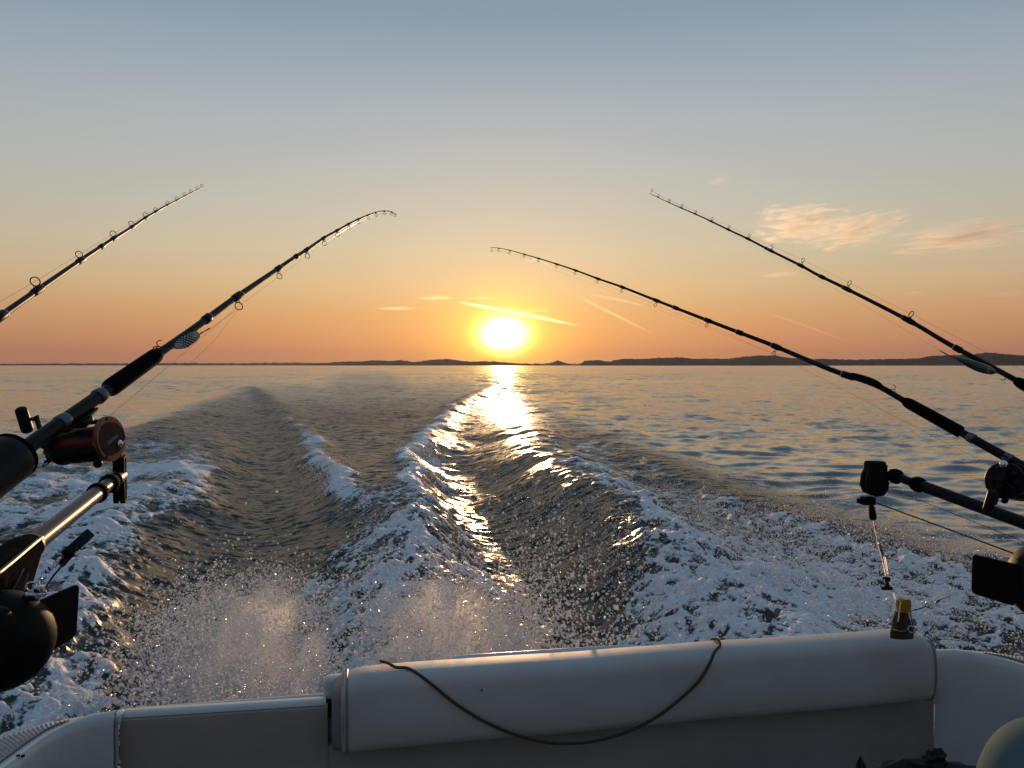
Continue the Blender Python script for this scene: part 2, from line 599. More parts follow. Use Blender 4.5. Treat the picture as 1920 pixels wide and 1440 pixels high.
    q = X * 1.9 + .9 * fbm(X * .6, Y * .45 + 50, 3)
    yb = Y + .22 * np.abs(Xw) ** 1.3 + .25 * fbm(X * .8 + 3, Y * .6, 2)
    h += smooth * (.0025 * gnoise(q, yb * 2.4) * fade(.4) + .0024 * gnoise(q * 1.5 + 9, yb * 5.0) * fade(.2) + .0040 * gnoise(q * 2.4, yb * 9.5) * fade(.1)
                   + .0034 * gnoise(q * 6.5, yb * 18.0) * fade(.055) + .0018 * gnoise(q * 13, yb * 33.0) * fade(.03))
    # wind ripples on the open sea
    calm = 1 - .88 * np.clip(tur + dens, 0, 1)
    wind = np.zeros_like(X)
    lost = np.zeros_like(X)
    r2 = np.random.default_rng(5)
    NW = 40
    for i in range(NW):
        lam = 0.30 * (13 ** ((i + r2.random()) / NW))
        ang = R(4) + r2.normal() * R(25)
        k = 2 * math.pi / lam
        slope = .078 * (1.4 if lam < .8 else 1.1 if lam < 1.4 else (1.1 * (1.4 / lam) ** 1.4))
        amp = slope / k
        ph = r2.random() * 6.28
        arg = k * (math.sin(ang) * X + math.cos(ang) * Y) + ph + 1.9 * gnoise(X / (lam * 2.6) + i * 7.7, Y / (lam * 2.6) + i * 3.3)
        fd = fade(lam * .85)
        grp = .06 + 3.4 * np.clip(gnoise(X / (lam * 1.9) - i * 5.1, Y / (lam * 1.9) + i * 2.3) - .22, 0, 1)
        wind += amp * fd * grp * (np.sin(arg) + .36 * np.sin(2 * arg))
        lost += (slope * .72) ** 2 * (1 - fd ** 2)
    gust = .85 + .30 * fbm(X * .045, Y * .03, 3)
    h += wind * calm * np.clip(gust, .25, 1.4)
    micro = np.sqrt(lost) * np.clip(gust, .3, 1.4) * (1 - .3 * np.clip(tur, 0, 1)) + .09 * np.clip(tur, 0, 1)
    aer = np.clip(np.maximum.reduce([dens * .7, tur * .15, core * 1.0 * curve(Y, [(1, 1), (9, 1), (13, 0)])]), 0, 1)
    # quiet under the hull, lying below the floor of the boat
    hull = (1 - sstep(Y, 1.6, 2.6)) * sstep(X, -1.4, -.9) * (1 - sstep(X, 1.9, 2.5))
    wash = np.clip(tur * 1.2 + dens, 0, 1)
    return h * (1 - hull) - .05 * hull, foam, aer, micro, wash


def build_water():
    # a fan of cells round the boat: fine where the wake lies, coarse to the sides, behind and far out
    th = [-180.0]
    while th[-1] < 179.9:
        a = abs(th[-1] - 10.6)
        th.append(min(180.0, th[-1] + (.105 if a < 40 else .18 if a < 50 else 3.0)))
    th = np.radians(np.array(th[:-1]))
    rr_ = [0.9]
    while rr_[-1] < 11500:
        r = rr_[-1]
        step = max(.012, r * r / 2100) if r < 33 else min(max(.52, r * .0045), 1e9) if r < 420 else r * .05
        rr_.append(r + (0.1 if r < 1.9 else step))
    rad = np.array(rr_)
    TH, RAD = np.meshgrid(th, rad)
    X, Y = RAD * np.sin(TH), RAD * np.cos(TH)
    ahead = (np.abs(np.degrees(TH) - 10.6) < 53)
    dr = np.gradient(rad)[:, None] * np.ones_like(TH)
    cell = np.maximum(dr * .8, RAD * np.where(ahead, .0016, .05))
    nr, nt = X.shape
    Hh, F, A, Mi, Wa = water_fields(X.ravel(), Y.ravel(), cell.ravel())
    far = 1 - sstep(RAD.ravel(), 250, 600)
    Hh = Hh * far
    co = np.stack([X.ravel(), Y.ravel(), Hh], 1)
    i, j = np.meshgrid(np.arange(nr - 1), np.arange(nt), indexing='ij')
    j2 = (j + 1) % nt
    q = np.stack([i * nt + j, i * nt + j2, (i + 1) * nt + j2, (i + 1) * nt + j], -1).reshape(-1, 4)
    me = bpy.data.meshes.new('water')
    me.vertices.add(len(co))
    me.vertices.foreach_set('co', co.astype(np.float32).ravel())
    me.loops.add(q.size)
    me.loops.foreach_set('vertex_index', q[:, ::-1].astype(np.int32).ravel())
    me.polygons.add(len(q))
    me.polygons.foreach_set('loop_start', np.arange(0, q.size, 4, dtype=np.int32))
    me.polygons.foreach_set('use_smooth', np.ones(len(q), dtype=bool))
    me.update()
    for nm, arr in (('foam', F), ('aer', A), ('micro', Mi), ('wash', Wa)):
        at_ = me.attributes.new(nm, 'FLOAT', 'POINT')
        at_.data.foreach_set('value', arr.astype(np.float32))
    print('water cells', len(q))
    return me


mw = bpy.data.materials.new('sea_water')
mw.use_nodes = True
t = NT(mw.node_tree)


def attr(nm):
    return t.n('ShaderNodeAttribute', attribute_name=nm).outputs['Fac']


pos = t.n('ShaderNodeNewGeometry')
P_ = pos.outputs['Position']
foam_a, aer_a, mic_a = attr('foam'), attr('aer'), attr('micro')
strp = t.v('MULTIPLY', P_, (.45, 1.0, 1.0))
n1 = t.noise(strp, 3.2, 2, .6)
n2 = t.noise(strp, 11.0, 3, .6)
n3 = t.noise(t.v('MULTIPLY', P_, (.7, 1.0, 1.0)), 24.0, 3, .65)
off3 = t.v('SUBTRACT', n3.outputs['Color'], (.5, .5, .5))
wash_a = attr('wash')
off1 = t.v('SUBTRACT', n1.outputs['Color'], (.5, .5, .5))
off2 = t.v('SUBTRACT', n2.outputs['Color'], (.5, .5, .5))
slope = t.v('ADD', t.scale(off1, t.m('MULTIPLY', mic_a, 2.6)), t.scale(off2, t.m('ADD', t.m('MULTIPLY', mic_a, 1.8), .10)))
slope = t.v('ADD', slope, t.scale(off2, t.m('MULTIPLY', wash_a, 1.7)))
slope = t.v('MULTIPLY', slope, (.45, 1, 0))
slope = t.v('ADD', slope, t.v('MULTIPLY', t.scale(off3, t.m('MULTIPLY', wash_a, .85)), (1, 1, 0)))
nrm = t.v('NORMALIZE', t.v('ADD', pos.outputs['Normal'], slope))
deep = t.mix(aer_a, (.013, .0125, .009, 1), (.055, .060, .056, 1))
wat = t.n('ShaderNodeBsdfPrincipled')
t.l(deep, wat.inputs['Base Color'])
t.l(t.m('SQRT', t.m('ADD', .003, t.m('ADD', t.m('MULTIPLY', mic_a, .05), t.m('MULTIPLY', wash_a, .12)))), wat.inputs['Roughness'])
t.l(t.m('SUBTRACT', 2.0, t.m('MULTIPLY', attr('wash'), .74)), wat.inputs['IOR'])
t.l(nrm, wat.inputs['Normal'])
fo = t.n('ShaderNodeBsdfPrincipled')
nf = t.noise(P_, 26.0, 4, .65)
nf2 = t.noise(P_, 70.0, 3, .6)
fmask = t.ss(t.m('ADD', foam_a, t.m('MULTIPLY', t.m('SUBTRACT', nf.outputs[0], .5), 2.3)), .26, .70)
fc = t.mix(t.ss(nf2.outputs[0], .3, .7), (.62, .65, .68, 1), (.86, .87, .88, 1))
t.l(fc, fo.inputs['Base Color'])
fo.inputs['Roughness'].default_value = .6
fo.inputs['Subsurface Weight'].default_value = .85
fo.inputs['Subsurface Radius'].default_value = (1.0, .62, .42)
fo.inputs['Subsurface Scale'].default_value = .05
fo.inputs['Specular IOR Level'].default_value = .35
bp = t.n('ShaderNodeBump')
bp.inputs['Strength'].default_value = .9
bp.inputs['Distance'].default_value = .02
t.l(t.m('ADD', nf.outputs[0], t.m('MULTIPLY', nf2.outputs[0], .4)), bp.inputs['Height'])
t.l(bp.outputs[0], fo.inputs['Normal'])
mx = t.n('ShaderNodeMixShader')
t.l(fmask, mx.inputs[0])
t.l(wat.outputs[0], mx.inputs[1])
t.l(fo.outputs[0], mx.inputs[2])
o_ = t.n('ShaderNodeOutputMaterial')
t.l(mx.outputs[0], o_.inputs[0])

me = build_water()
me.materials.append(mw)
water = bpy.data.objects.new('water', me)
COL.objects.link(water)
tag(water, kind='structure')
#@END_WATER

# ------------------------------------------------------------------ far shore
#@SHORE
def shore(skyline, dist, seed, deepness):
    """wooded ridge: skyline of (px, py) of the photo, standing dist metres off, as sloping land with tree tops"""
    r3 = np.random.default_rng(seed)
    px = np.array([s[0] for s in skyline], float)
    hh = np.array([(685.6 - s[1]) / FPX * dist for s in skyline])
    n = int((px[-1] - px[0]) / 1.1)
    u = np.linspace(px[0], px[-1], n)
    hgt = np.interp(u, px, hh)
    k = np.arange(n)
    trees = gnoise(k * .37 + seed, k * 0 + 3.3) * .8 + gnoise(k * .11 + seed, k * 0 + 8.1) * 1.2 + np.abs(r3.normal(size=n)) * .30
    hgt = np.maximum(hgt + trees * dist / FPX * .8, .15 * dist / FPX)
    rows = []
    for q, prof in ((-.5, 0.0), (-.35, .22), (-.2, .55), (0, 1.0), (.3, .7), (.8, 0)):
        row = []
        for i in range(n):
            d = ray(u[i], 685)
            d = Vector((d.x, d.y, 0))
            p = d * (dist + q * deepness + (30 * math.sin(i * .05 + seed)))
            jit = 0 if prof in (0.0, 1.0) else .05 * math.sin(i * .31 + q * 9) + r3.normal() * .012
            row.append(Vector((p.x, p.y, hgt[i] * max(0, prof + jit) - (1.0 if prof == 0 else 0))))
        rows.append(row)
    mb = MB()
    mb.loft(rows, close=False)
    return mb


M['forest'] = material('far_forest', (.038, .033, .035), .9, vary=.25, scale=.004, spec=.1)
sky_left = [(-900, 684.2), (-300, 683.6), (0, 682.8), (120, 682), (250, 681.8), (330, 681), (430, 681.5), (520, 680.5), (600, 681)]
sky_mid = [(560, 683), (620, 680), (640, 678), (680, 678), (700, 676), (735, 677), (752, 675.2), (772, 679), (790, 678), (806, 675), (840, 673.8), (862, 676),
           (880, 678.5), (905, 677.5), (925, 678), (948, 680), (985, 682), (1025, 682), (1036, 679), (1046, 676.8), (1056, 679), (1066, 682.4), (1080, 682.2)]
sky_right = [(1070, 684), (1086, 681.5), (1098, 676.5), (1120, 675), (1140, 678), (1152, 675.5), (1170, 673), (1200, 673.4), (1230, 671.5), (1262, 671),
             (1275, 670), (1300, 673), (1340, 672.5), (1365, 673), (1390, 669.5), (1420, 667), (1452, 666.5), (1480, 671), (1520, 673), (1560, 673.5),
             (1600, 674.5), (1650, 673.5), (1690, 673), (1720, 672), (1750, 667), (1790, 665.5), (1815, 666), (1835, 663), (1852, 661), (1880, 663.5),
             (1925, 667.5), (1990, 666), (2100, 669), (2300, 672), (2700, 676), (2900, 684)]
for nm, sk, dist, sd, dp in (('hills', sky_left, 9000, 3, 900), ('hills', sky_mid, 6500, 5, 800), ('hills', sky_right, 5000, 9, 700)):
    o = obj(nm, shore(sk, dist, sd, dp), M['forest'], angle=170)
    tag(o, kind='structure')
#@END_SHORE

# ------------------------------------------------------------------ clouds
#@CLOUDS
HAZE = 0.000008
def vol_mat(name, dens, col, aniso, scale=None, thr=(.45, .7), stretch=(1, 1, 1), edge=True):
    m = bpy.data.materials.new(name)
    m.use_nodes = True
    q = NT(m.node_tree)
    pv = q.n('ShaderNodeVolumePrincipled')
    pv.inputs['Color'].default_value = (*col, 1)
    pv.inputs['Anisotropy'].default_value = aniso
    out = q.n('ShaderNodeOutputMaterial')
    q.l(pv.outputs[0], out.inputs['Volume'])
    if scale:
        g = q.n('ShaderNodeTexCoord').outputs['Object']     # unit ball: -1..1
        nz = q.noise(q.v('MULTIPLY', g, stretch), scale, 7, .62, .35)
        rad = q.v('LENGTH', g, out=1)
        e = q.m('SUBTRACT', 1.0, q.m('MULTIPLY', rad, rad), clamp=True)
        f = q.ss(q.m('ADD', nz.outputs[0], q.m('MULTIPLY', q.m('SUBTRACT', e, .6), .30)), *thr)
        q.l(q.m('MULTIPLY', q.m('MULTIPLY', f, q.m('MINIMUM', q.m('MULTIPLY', e, 2.5), 1.0)), dens), pv.inputs['Density'])
    else:
        pv.inputs['Density'].default_value = dens
    return m


def cloud(name, px, py, wpx, hpx, dist, mat, label, cat, group=None, tilt=0.0, thick=None):
    """an ellipsoid of cloud as wide and high as the photo shows, standing dist metres off"""
    c = at(px, py, dist)
    mb = MB()
    mb.ball((0, 0, 0), 1.0, 24, 14)
    o = obj(name, mb, mat)
    o.location = c
    a = wpx / 2 / FPX * dist
    b = hpx / 2 / FPX * dist
    d = ray(px, py).normalized()
    o.rotation_euler = (0, -tilt, -math.atan2(d.x, d.y))
    o.scale = (a, thick or a * .6, b)
    return tag(o, label, cat, group, 'thing')


def streak(name, pts, rpx, dist, mat, label, cat, group):
    P = catmull([at(px, py, dist) for px, py in pts], 6)
    n = len(P)
    rr_ = [max(.12, math.sin(math.pi * min(1, (i + .3) / (n - .4))) ** .6) * rpx / FPX * dist for i in range(n)]
    c = sum(P, Vector()) / n
    mb = MB()
    mb.tube([p - c for p in P], rr_, 10)
    o = obj(name, mb, mat)
    o.location = c
    return tag(o, label, cat, group, 'thing')


puff = vol_mat('cirrus_puff', .0050, (1, .97, .86), .66, 3.2, (.53, .74), (1.0, 1.0, 2.2))
thin = vol_mat('cirrus_veil', .0042, (1, .97, .86), .66, 3.0, (.51, .78), (.8, 1.0, 2.6))
wisp = vol_mat('cirrus_wisp', .0009, (1, .97, .93), .72, 1.6, (.42, .80), (.5, 1, 2.0))
trail = vol_mat('contrail_ice', .0011, (.98, .95, .90), .7)
if 1:
    DC = 14000
    cloud('cloud', 1508, 418, 260, 118, DC, puff, 'ragged cream cloud, the tallest puff right of the upper right rod', 'cloud', 'clouds over the right shore')
    cloud('cloud', 1612, 430, 250, 92, DC * 1.02, puff, 'cream cloud with an upswept tail between the tallest puff and the long veil', 'cloud', 'clouds over the right shore', tilt=R(12))
    cloud('cloud', 1815, 442, 380, 78, DC * 1.05, thin, 'long pale cloud veil reaching the right edge of the sky', 'cloud', 'clouds over the right shore', tilt=R(3))
    cloud('cloud', 1348, 338, 60, 26, DC, wisp, 'tiny faint cloud smudge high above the upper right rod', 'cloud', 'clouds over the right shore')
    cloud('cloud', 1462, 514, 110, 16, DC, wisp, 'thin orange cloud streak crossing behind the upper right rod', 'cloud', 'clouds over the right shore')
    cloud('cloud', 1712, 549, 60, 16, DC, wisp, 'small orange cloud fleck beside the second big guide of the upper right rod', 'cloud', 'clouds over the right shore')
    cloud('cloud', 1885, 551, 110, 18, DC, wisp, 'faint orange cloud streak at the right edge low in the sky', 'cloud', 'clouds over the right shore')
    cloud('cloud', 820, 558, 92, 11, DC * 1.6, wisp, 'short bright cloud bar just left of the contrail above the sun', 'cloud', 'cloud bars near the sun')
    cloud('cloud', 745, 578, 105, 8, DC * 1.6, wisp, 'thin level cloud bar farthest left of the sun', 'cloud', 'cloud bars near the sun')
    cloud('cloud', 1008, 582, 70, 11, DC * 1.6, wisp, 'little yellow cloud bar above and right of the sun', 'cloud', 'cloud bars near the sun')
    cloud('cloud', 905, 559, 80, 6, DC * 1.6, wisp, 'faint cloud bar right over the contrail above the sun', 'cloud', 'cloud bars near the sun')
    streak('contrail', [(858, 566), (900, 574), (960, 585), (1020, 597), (1090, 612)], 4.2, DC * 2, vol_mat('bright_contrail', .0045, (1, .98, .95), .7), 'bright slanting contrail right above the sun', 'contrail', 'contrails')
    streak('contrail', [(1075, 551), (1100, 564), (1150, 589), (1185, 606), (1225, 627)], 3.0, DC * 2, trail, 'orange kinked contrail falling to the right of the sun', 'contrail', 'contrails')
    streak('contrail', [(1105, 552), (1150, 560), (1215, 575)], 2.4, DC * 2, trail, 'short faint contrail just under the lower right rod', 'contrail', 'contrails')
    streak('contrail', [(1440, 590), (1480, 600), (1540, 622), (1590, 640)], 2.2, DC * 2, trail, 'broad faint contrail between the two right rods', 'contrail', 'contrails')
#@END_CLOUDS

# ------------------------------------------------------------------ the air over the water
mb = MB()
mb.box((0, 0, 54), (12500, 0, 0), (0, 12500, 0), (0, 0, 58))
haze = obj('haze', mb, vol_mat('sea_haze', HAZE, (1.0, .97, .95), .55), smooth=False)
tag(haze, kind='stuff')


# ------------------------------------------------------------------ the boat
#@BOAT
boat = thing('motor_boat', (0.485, 1.85, 0.35), 'stern of a white motor boat with padded backrest, transom panel and curved gunwales', 'boat')
ZG = 0.985

# --- gunwales: inner lip line from the transom round the corner and forward along each side
lipL = [onz(213, 1341, ZG), onz(160, 1350, ZG), onz(117, 1366, ZG), onz(83, 1386, ZG), onz(43, 1417, ZG), onz(0, 1450, ZG)]
lipL += [Vector((-.765, 1.45, ZG)), Vector((-.80, 1.1, ZG)), Vector((-.82, .4, ZG)), Vector((-.82, -.8, ZG)), Vector((-.80, -2.2, ZG))]
outL = [onz(218, 1332.5, ZG), onz(187, 1335, ZG), onz(127, 1343, ZG), onz(60, 1358, ZG), onz(0, 1378, ZG)]
outL += [Vector((-.90, 1.70, ZG)), Vector((-.985, 1.52, ZG)), Vector((-1.02, 1.2, ZG)), Vector((-1.04, .4, ZG)), Vector((-1.04, -.8, ZG)), Vector((-1.0, -2.2, ZG))]


def resample(pts, n):
    P = catmull(pts, 10)
    L = [0]
    for i in range(1, len(P)):
        L.append(L[-1] + (P[i] - P[i - 1]).length)
    out = []
    for k in range(n):
        s = L[-1] * k / (n - 1)
        i = min(max(1, int(np.searchsorted(L, s))), len(P) - 1)
        f = (s - L[i - 1]) / max(1e-9, L[i] - L[i - 1])
        out.append(P[i - 1].lerp(P[i], f))
    return out


def gunwale(lip, outer, name, side):
    n = 90
    a, b = resample(lip, n), resample(outer, n)
    dn = Vector((0, 0, -1))
    prof = []
    for i in range(n):
        ap, bp_ = a[i], b[i]
        d = (bp_ - ap).normalized()
        prof.append([ap + dn * .60 - d * .012,              # foot of the inner wall
                     ap + dn * .10 - d * .004,
                     ap + dn * .022 - d * .002,
                     ap + dn * .008 + d * .002,
                     ap + d * .010,
                     ap + d * .030 + dn * .0015,
                     ap.lerp(bp_, .93) + dn * .004,
                     bp_ + dn * .014,
                     bp_ + dn * .06 + d * .006,
                     bp_ + dn * .95 - d * .10])
    mb = MB()
    mb.loft(prof, close=False)
    g = obj(name, mb, M['gelcoat'], boat, angle=50)
    # ribbed non-skid strip: fine ribs laid across the deck edge
    rb = MB()
    L = [0]
    for i in range(1, n):
        L.append(L[-1] + ((a[i] + b[i]) * .5 - (a[i - 1] + b[i - 1]) * .5).length)
    s, k = .03, 0
    rows = []
    while s < min(L[-1] - .05, 1.9):
        i = min(max(1, int(np.searchsorted(L, s))), n - 1)
        f = (s - L[i - 1]) / max(1e-9, L[i] - L[i - 1])
        p, q = a[i - 1].lerp(a[i], f), b[i - 1].lerp(b[i], f)
        d = (q - p)
        if d.length > .052:
            z = .0035 if k % 2 == 0 else .0005
            rows.append([p + d * (.034 / d.length) + Vector((0, 0, z)), p + d * .5 + Vector((0, 0, z + .0006)), q - d * (.012 / d.length) + Vector((0, 0, z - .004))])
        s += .0042
        k += 1
    rb.loft(rows, close=False)
    obj('nonskid_strip', rb, M['nonskid'], g, smooth=False)
    sc = MB()
    for (px, py) in ((34, 1417), (43, 1417)) if side < 0 else ():
        p = onz(px, py, ZG)
        sc.lathe(p + Vector((0, 0, -.002)), (0, 0, 1), [(0, .0035), (.0035, .0035), (.0042, .002)], 12)
    if side < 0:
        obj('screw', sc, M['black'], g)
    return g


gunwale(lipL, outL, 'gunwale', -1)
lipR = [ony(1754, 1221, 1.845), onz(1780, 1221.5, ZG), onz(1807, 1224, ZG), onz(1860, 1233, ZG), onz(1920, 1250, ZG), onz(1990, 1275, ZG)]
lipR += [Vector((1.745, 1.45, ZG)), Vector((1.77, 1.1, ZG)), Vector((1.79, .4, ZG)), Vector((1.79, -.8, ZG)), Vector((1.77, -2.2, ZG))]
outR = [ony(1756, 1213.5, 1.885), onz(1790, 1215, ZG), onz(1830, 1217, ZG), onz(1880, 1222, ZG), onz(1925, 1229, ZG)]
outR += [Vector((1.87, 1.70, ZG)), Vector((1.955, 1.52, ZG)), Vector((1.99, 1.2, ZG)), Vector((2.01, .4, ZG)), Vector((2.01, -.8, ZG)), Vector((1.98, -2.2, ZG))]
gunwale(lipR, outR, 'gunwale', 1)

# --- lit end cap at the corner of the left gunwale and the gap strip under it
c = ony(222, 1340, 1.853)
mb = MB()
mb.box(c + Vector((.001, .0, -.006)), (.007, 0, 0), (0, .02, 0), (0, 0, .011), .003)
mb.box(c + Vector((-.003, -.006, -.06)), (.0025, 0, 0), (0, .008, 0), (0, 0, .05), .001)
obj('corner_cap', mb, M['gelcoat'], boat)

# --- transom panel (the low door left of the backrest)
pL, pR = ony(226, 1346, 1.852), ony(614, 1321.5, 1.852)
zt = (pL.z + pR.z) / 2
mb = MB()
for (x0, x1) in ((pL.x, pR.x),):
    sec = [(1.846, zt - .62), (1.846, zt - .020), (1.849, zt - .006), (1.857, zt), (1.885, zt), (1.894, zt - .008), (1.896, zt - .62)]
    mb.loft([[Vector((x, y, z + (pR.z - pL.z) * ((x - x0) / (x1 - x0) - .5))) for y, z in sec] for x in (x0, x0 + (x1 - x0) * .5, x1)], caps=True)
pan = obj('transom_panel', mb, M['panel'], boat, angle=25)
# pale rolled rim along its top
mb = MB()
rim = [Vector((pL.x + .004, 1.8705, pL.z + .003)), Vector(((pL.x + pR.x) / 2, 1.8705, zt + .003)), Vector((pR.x - .004, 1.8705, pR.z + .003))]
sec = [(-.018, -.004), (-.016, .002), (-.010, .005), (.012, .005), (.020, 0), (.021, -.02)]
mb.loft([[p + Vector((0, y, z)) for y, z in sec] for p in rim], close=False)
obj('panel_rim', mb, M['gelcoat'], pan, angle=60)

# --- post between panel and backrest
q0 = ony(609, 1280, 1.885)
q1 = ony(640, 1272, 1.885)
mb = MB()
mb.box(((q0.x + q1.x) / 2 + .004, 1.905, q1.z - .40), ((q1.x - q0.x) / 2 + .008, 0, 0), (0, .022, 0), (0, 0, .40), .012, 3)
obj('corner_post', mb, M['gelcoat'], boat)
mb = MB()
mb.box(((q0.x + q1.x) / 2 + .002, 1.873, q1.z - .064), ((q1.x - q0.x) / 2 + .005, 0, 0), (0, .012, 0), (0, 0, .018), .004)
obj('latch', mb, M['black'], boat)

# --- backrest: a long padded bolster with piped ends
bx0, bx1 = ony(640, 1290, 1.79).x, ony(1752, 1215, 1.80).x
bz0 = bz = (ony(700, 1262, 1.83).z + ony(1600, 1196, 1.83).z) / 2 + .004


def bolster_section(x, swell=1.0, grow=0.0):
    yf, yb, zb, rt = 1.782, 1.90, .862, .036
    er, el = max(0, .055 - (bx1 - x)), max(0, .05 - (x - bx0))
    bz = bz0 - (.055 - math.sqrt(max(0, .055 ** 2 - er ** 2))) * .9 - .014 * (el / .05) ** 2
    pts = [(yb, zb), (yf + .030, zb), (yf + .010, zb + .008), (yf + .001, zb + .028), (yf - .004 * swell, zb + .07), (yf - .002 * swell, bz - rt - .02)]
    for k in range(8):
        q = math.pi - math.pi / 2 * k / 7
        pts.append((yf + rt + rt * math.cos(q), bz - rt + rt * math.sin(q) + .003 * (swell - 1) * 0))
    pts += [(yb - .03, bz - .001), (yb - .008, bz - .010), (yb, bz - .04)]
    cy, cz = (yf + yb) / 2, (bz + zb) / 2
    return [Vector((x, cy + (y - cy) * (1 + grow), cz + (z - cz) * (1 + grow))) for y, z in pts]


mb = MB()
loops = []
xs = [bx0, bx0 + .003, bx0 + .010, bx0 + .02] + list(np.linspace(bx0 + .05, bx1 - .05, 60)) + [bx1 - .02, bx1 - .010, bx1 - .003, bx1]
for x in xs:
    e = min(x - bx0, bx1 - x)
    g = -.045 * (1 - min(1, e / .012)) ** 2
    sw = 1.0 + .5 * math.sin(x * 7.1) + .3 * math.sin(x * 13.7 + 1)
    lp = bolster_section(x, sw, g)
    loops.append([p + Vector((0, .0012 * math.sin(x * 23 + p.z * 30), .0012 * math.sin(x * 9.3))) for p in lp])
mb.loft(loops, caps=True)
br = obj('backrest', mb, M['vinyl'], boat, angle=60)
for x in (bx0 + .012, bx1 - .012):
    mb = MB()
    lp = bolster_section(x, 1.0, .004)
    mb.tube(lp[1:] + [lp[0]], .0032, 8)
    obj('piping', mb, M['piping'], br)
mb = MB()
mb.loft([[p + Vector((0, .012, -.002)) for p in bolster_section(bx0 - .022, 1, -.05)], [p + Vector((0, .008, -.001)) for p in bolster_section(bx0 - .004, 1, -.02)], bolster_section(bx0 + .004, 1, -.02)], caps=True)
obj('end_panel', mb, M['piping'], br, angle=60)
mb = MB()
mb.ball(ony(903, 1294, 1.779), .0022, 8, 6)
obj('button', mb, M['black'], br)

# --- liner below the backrest, cockpit floor and hull
mb = MB()
mb.box((.71, 1.87, .60), (.82, 0, 0), (0, .022, 0), (0, 0, .262), .006)
obj('transom_liner', mb, M['liner'], boat)
mb = MB()
mb.box((.485, .1, .335), (1.27, 0, 0), (0, 1.76, 0), (0, 0, .015), 0)
obj('cockpit_floor', mb, M['liner'], boat)
mb = MB()
secs = []
for (y, wd, zk) in ((1.93, 1.25, -.25), (1.2, 1.36, -.3), (0, 1.40, -.35), (-2.2, 1.36, -.4), (-4.0, .95, -.4), (-5.2, .25, -.3)):
    c_ = .485
    secs.append([Vector((c_ - wd, y, .30)), Vector((c_ - wd * .93, y, -.05)), Vector((c_, y, zk)), Vector((c_ + wd * .93, y, -.05)), Vector((c_ + wd, y, .30))])
mb.loft(secs, close=False)
mb.add(secs[0], [(0, 1, 2, 3, 4)])
obj('hull', mb, M['gelcoat'], boat)
mb = MB()
mb.box((.485, 1.925, .62), (1.02, 0, 0), (0, .008, 0), (0, 0, .335), .004)
obj('transom', mb, M['gelcoat'], boat)
# cabin with roof, out of view, added to shade the cockpit
mb = MB()
mb.box((.485, -1.7, 1.25), (1.24, 0, 0), (0, .03, 0), (0, 0, .92), .01)
mb.box((.485, -2.2, 2.19), (1.26, 0, 0), (0, 1.75, 0), (0, 0, .03), .015)
obj('shade_cabin', mb, M['low_bounce'], boat)

# --- stainless rail behind the backrest
Yr = 1.985
rl = [ony(838, 1250, Yr), ony(846, 1240, Yr), ony(868, 1234.5, Yr), ony(940, 1229.5, Yr), ony(1060, 1221.5, Yr), ony(1150, 1216, Yr), ony(1180, 1214.5, Yr), ony(1196, 1217, Yr), ony(1204, 1228, Yr)]
pts = catmull(rl, 6)
mb = MB()
mb.tube([pts[0] + Vector((0, -.02, -.10))] + pts + [pts[-1] + Vector((0, -.02, -.10))], .0085, 12)
obj('grab_rail', mb, M['steel'], boat)

# --- rounded pale moulding low at the right edge, and the heap of dark gear beside it
def mound(c, rx, ry, rz, seed, rough, rows=14, seg=24):
    mb = MB()
    mb.ball((0, 0, 0), 1, seg, rows)
    r3 = random.Random(seed)
    out = []
    for p in mb.v:
        k = 1 + rough * float(gnoise(np.array([p.x * 2.1 + seed]), np.array([p.y * 2.1 + p.z * 1.7]))[0])
        out.append(Vector((c.x + p.x * rx * k, c.y + p.y * ry * k, c.z + p.z * rz * k)))
    mb.v = out
    return mb


tub = thing('rounded_tub', at(1985, 1470, 1.35), 'rounded dark teal moulded tub cut by the lower right corner of the photo', 'tub')
c = at(1985, 1475, 1.35)
mb = MB()
prof = [(-.45, .110), (-.20, .120), (-.04, .125)] + [(-.04 + .15 * math.sin(k * math.pi / 24), .125 * math.cos(k * math.pi / 24) ** .8 + .001) for k in range(1, 12)]
mb.lathe(c, (0.12, .05, 1), prof, 48)
obj('tub_wall', mb, M['tub'], tub)
bag = thing('gear_bag', at(1700, 1470, 1.45), 'crumpled black cloth bag with a stiff loop on the cockpit floor by the transom', 'bag')
mb = mound(at(1725, 1470, 1.50), .12, .06, .040, 4, .5)
obj('bag_body', mb, M['bag'], bag)
mb = mound(at(1752, 1424, 1.50), .022, .02, .018, 9, .6)
obj('flap', mb, M['bag'], bag)
mb = MB()
mb.tube([at(1608, 1450, 1.48), at(1610, 1432, 1.48), at(1613, 1418, 1.48), at(1618, 1432, 1.47), at(1622, 1450, 1.47)], [.006, .004, .0015, .004, .006], 8)
obj('loop', mb, M['bag'], bag)
#@END_BOAT

# --- cord hung over the backrest
def face_pt(px, py, lift=.005):
    """where the photo's pixel lands on the cushion: front face, or round the top roll"""
    r = ray(px, py)
    p = EYE + r * ((1.779 - EYE.y) / r.y)
    if p.z < bz - .05:
        return p + Vector((0, -lift, 0))
    best = None
    for k in range(60):
        q = math.pi - math.pi * .62 * k / 59
        y, z = 1.782 + .048 + .054 * math.cos(q), bz - .048 + .054 * math.sin(q)
        s = EYE + r * ((y - EYE.y) / r.y)
        e = abs(s.z - z)
        if best is None or e < best[0]:
            best = (e, Vector((s.x, y, z)))
    return best[1]


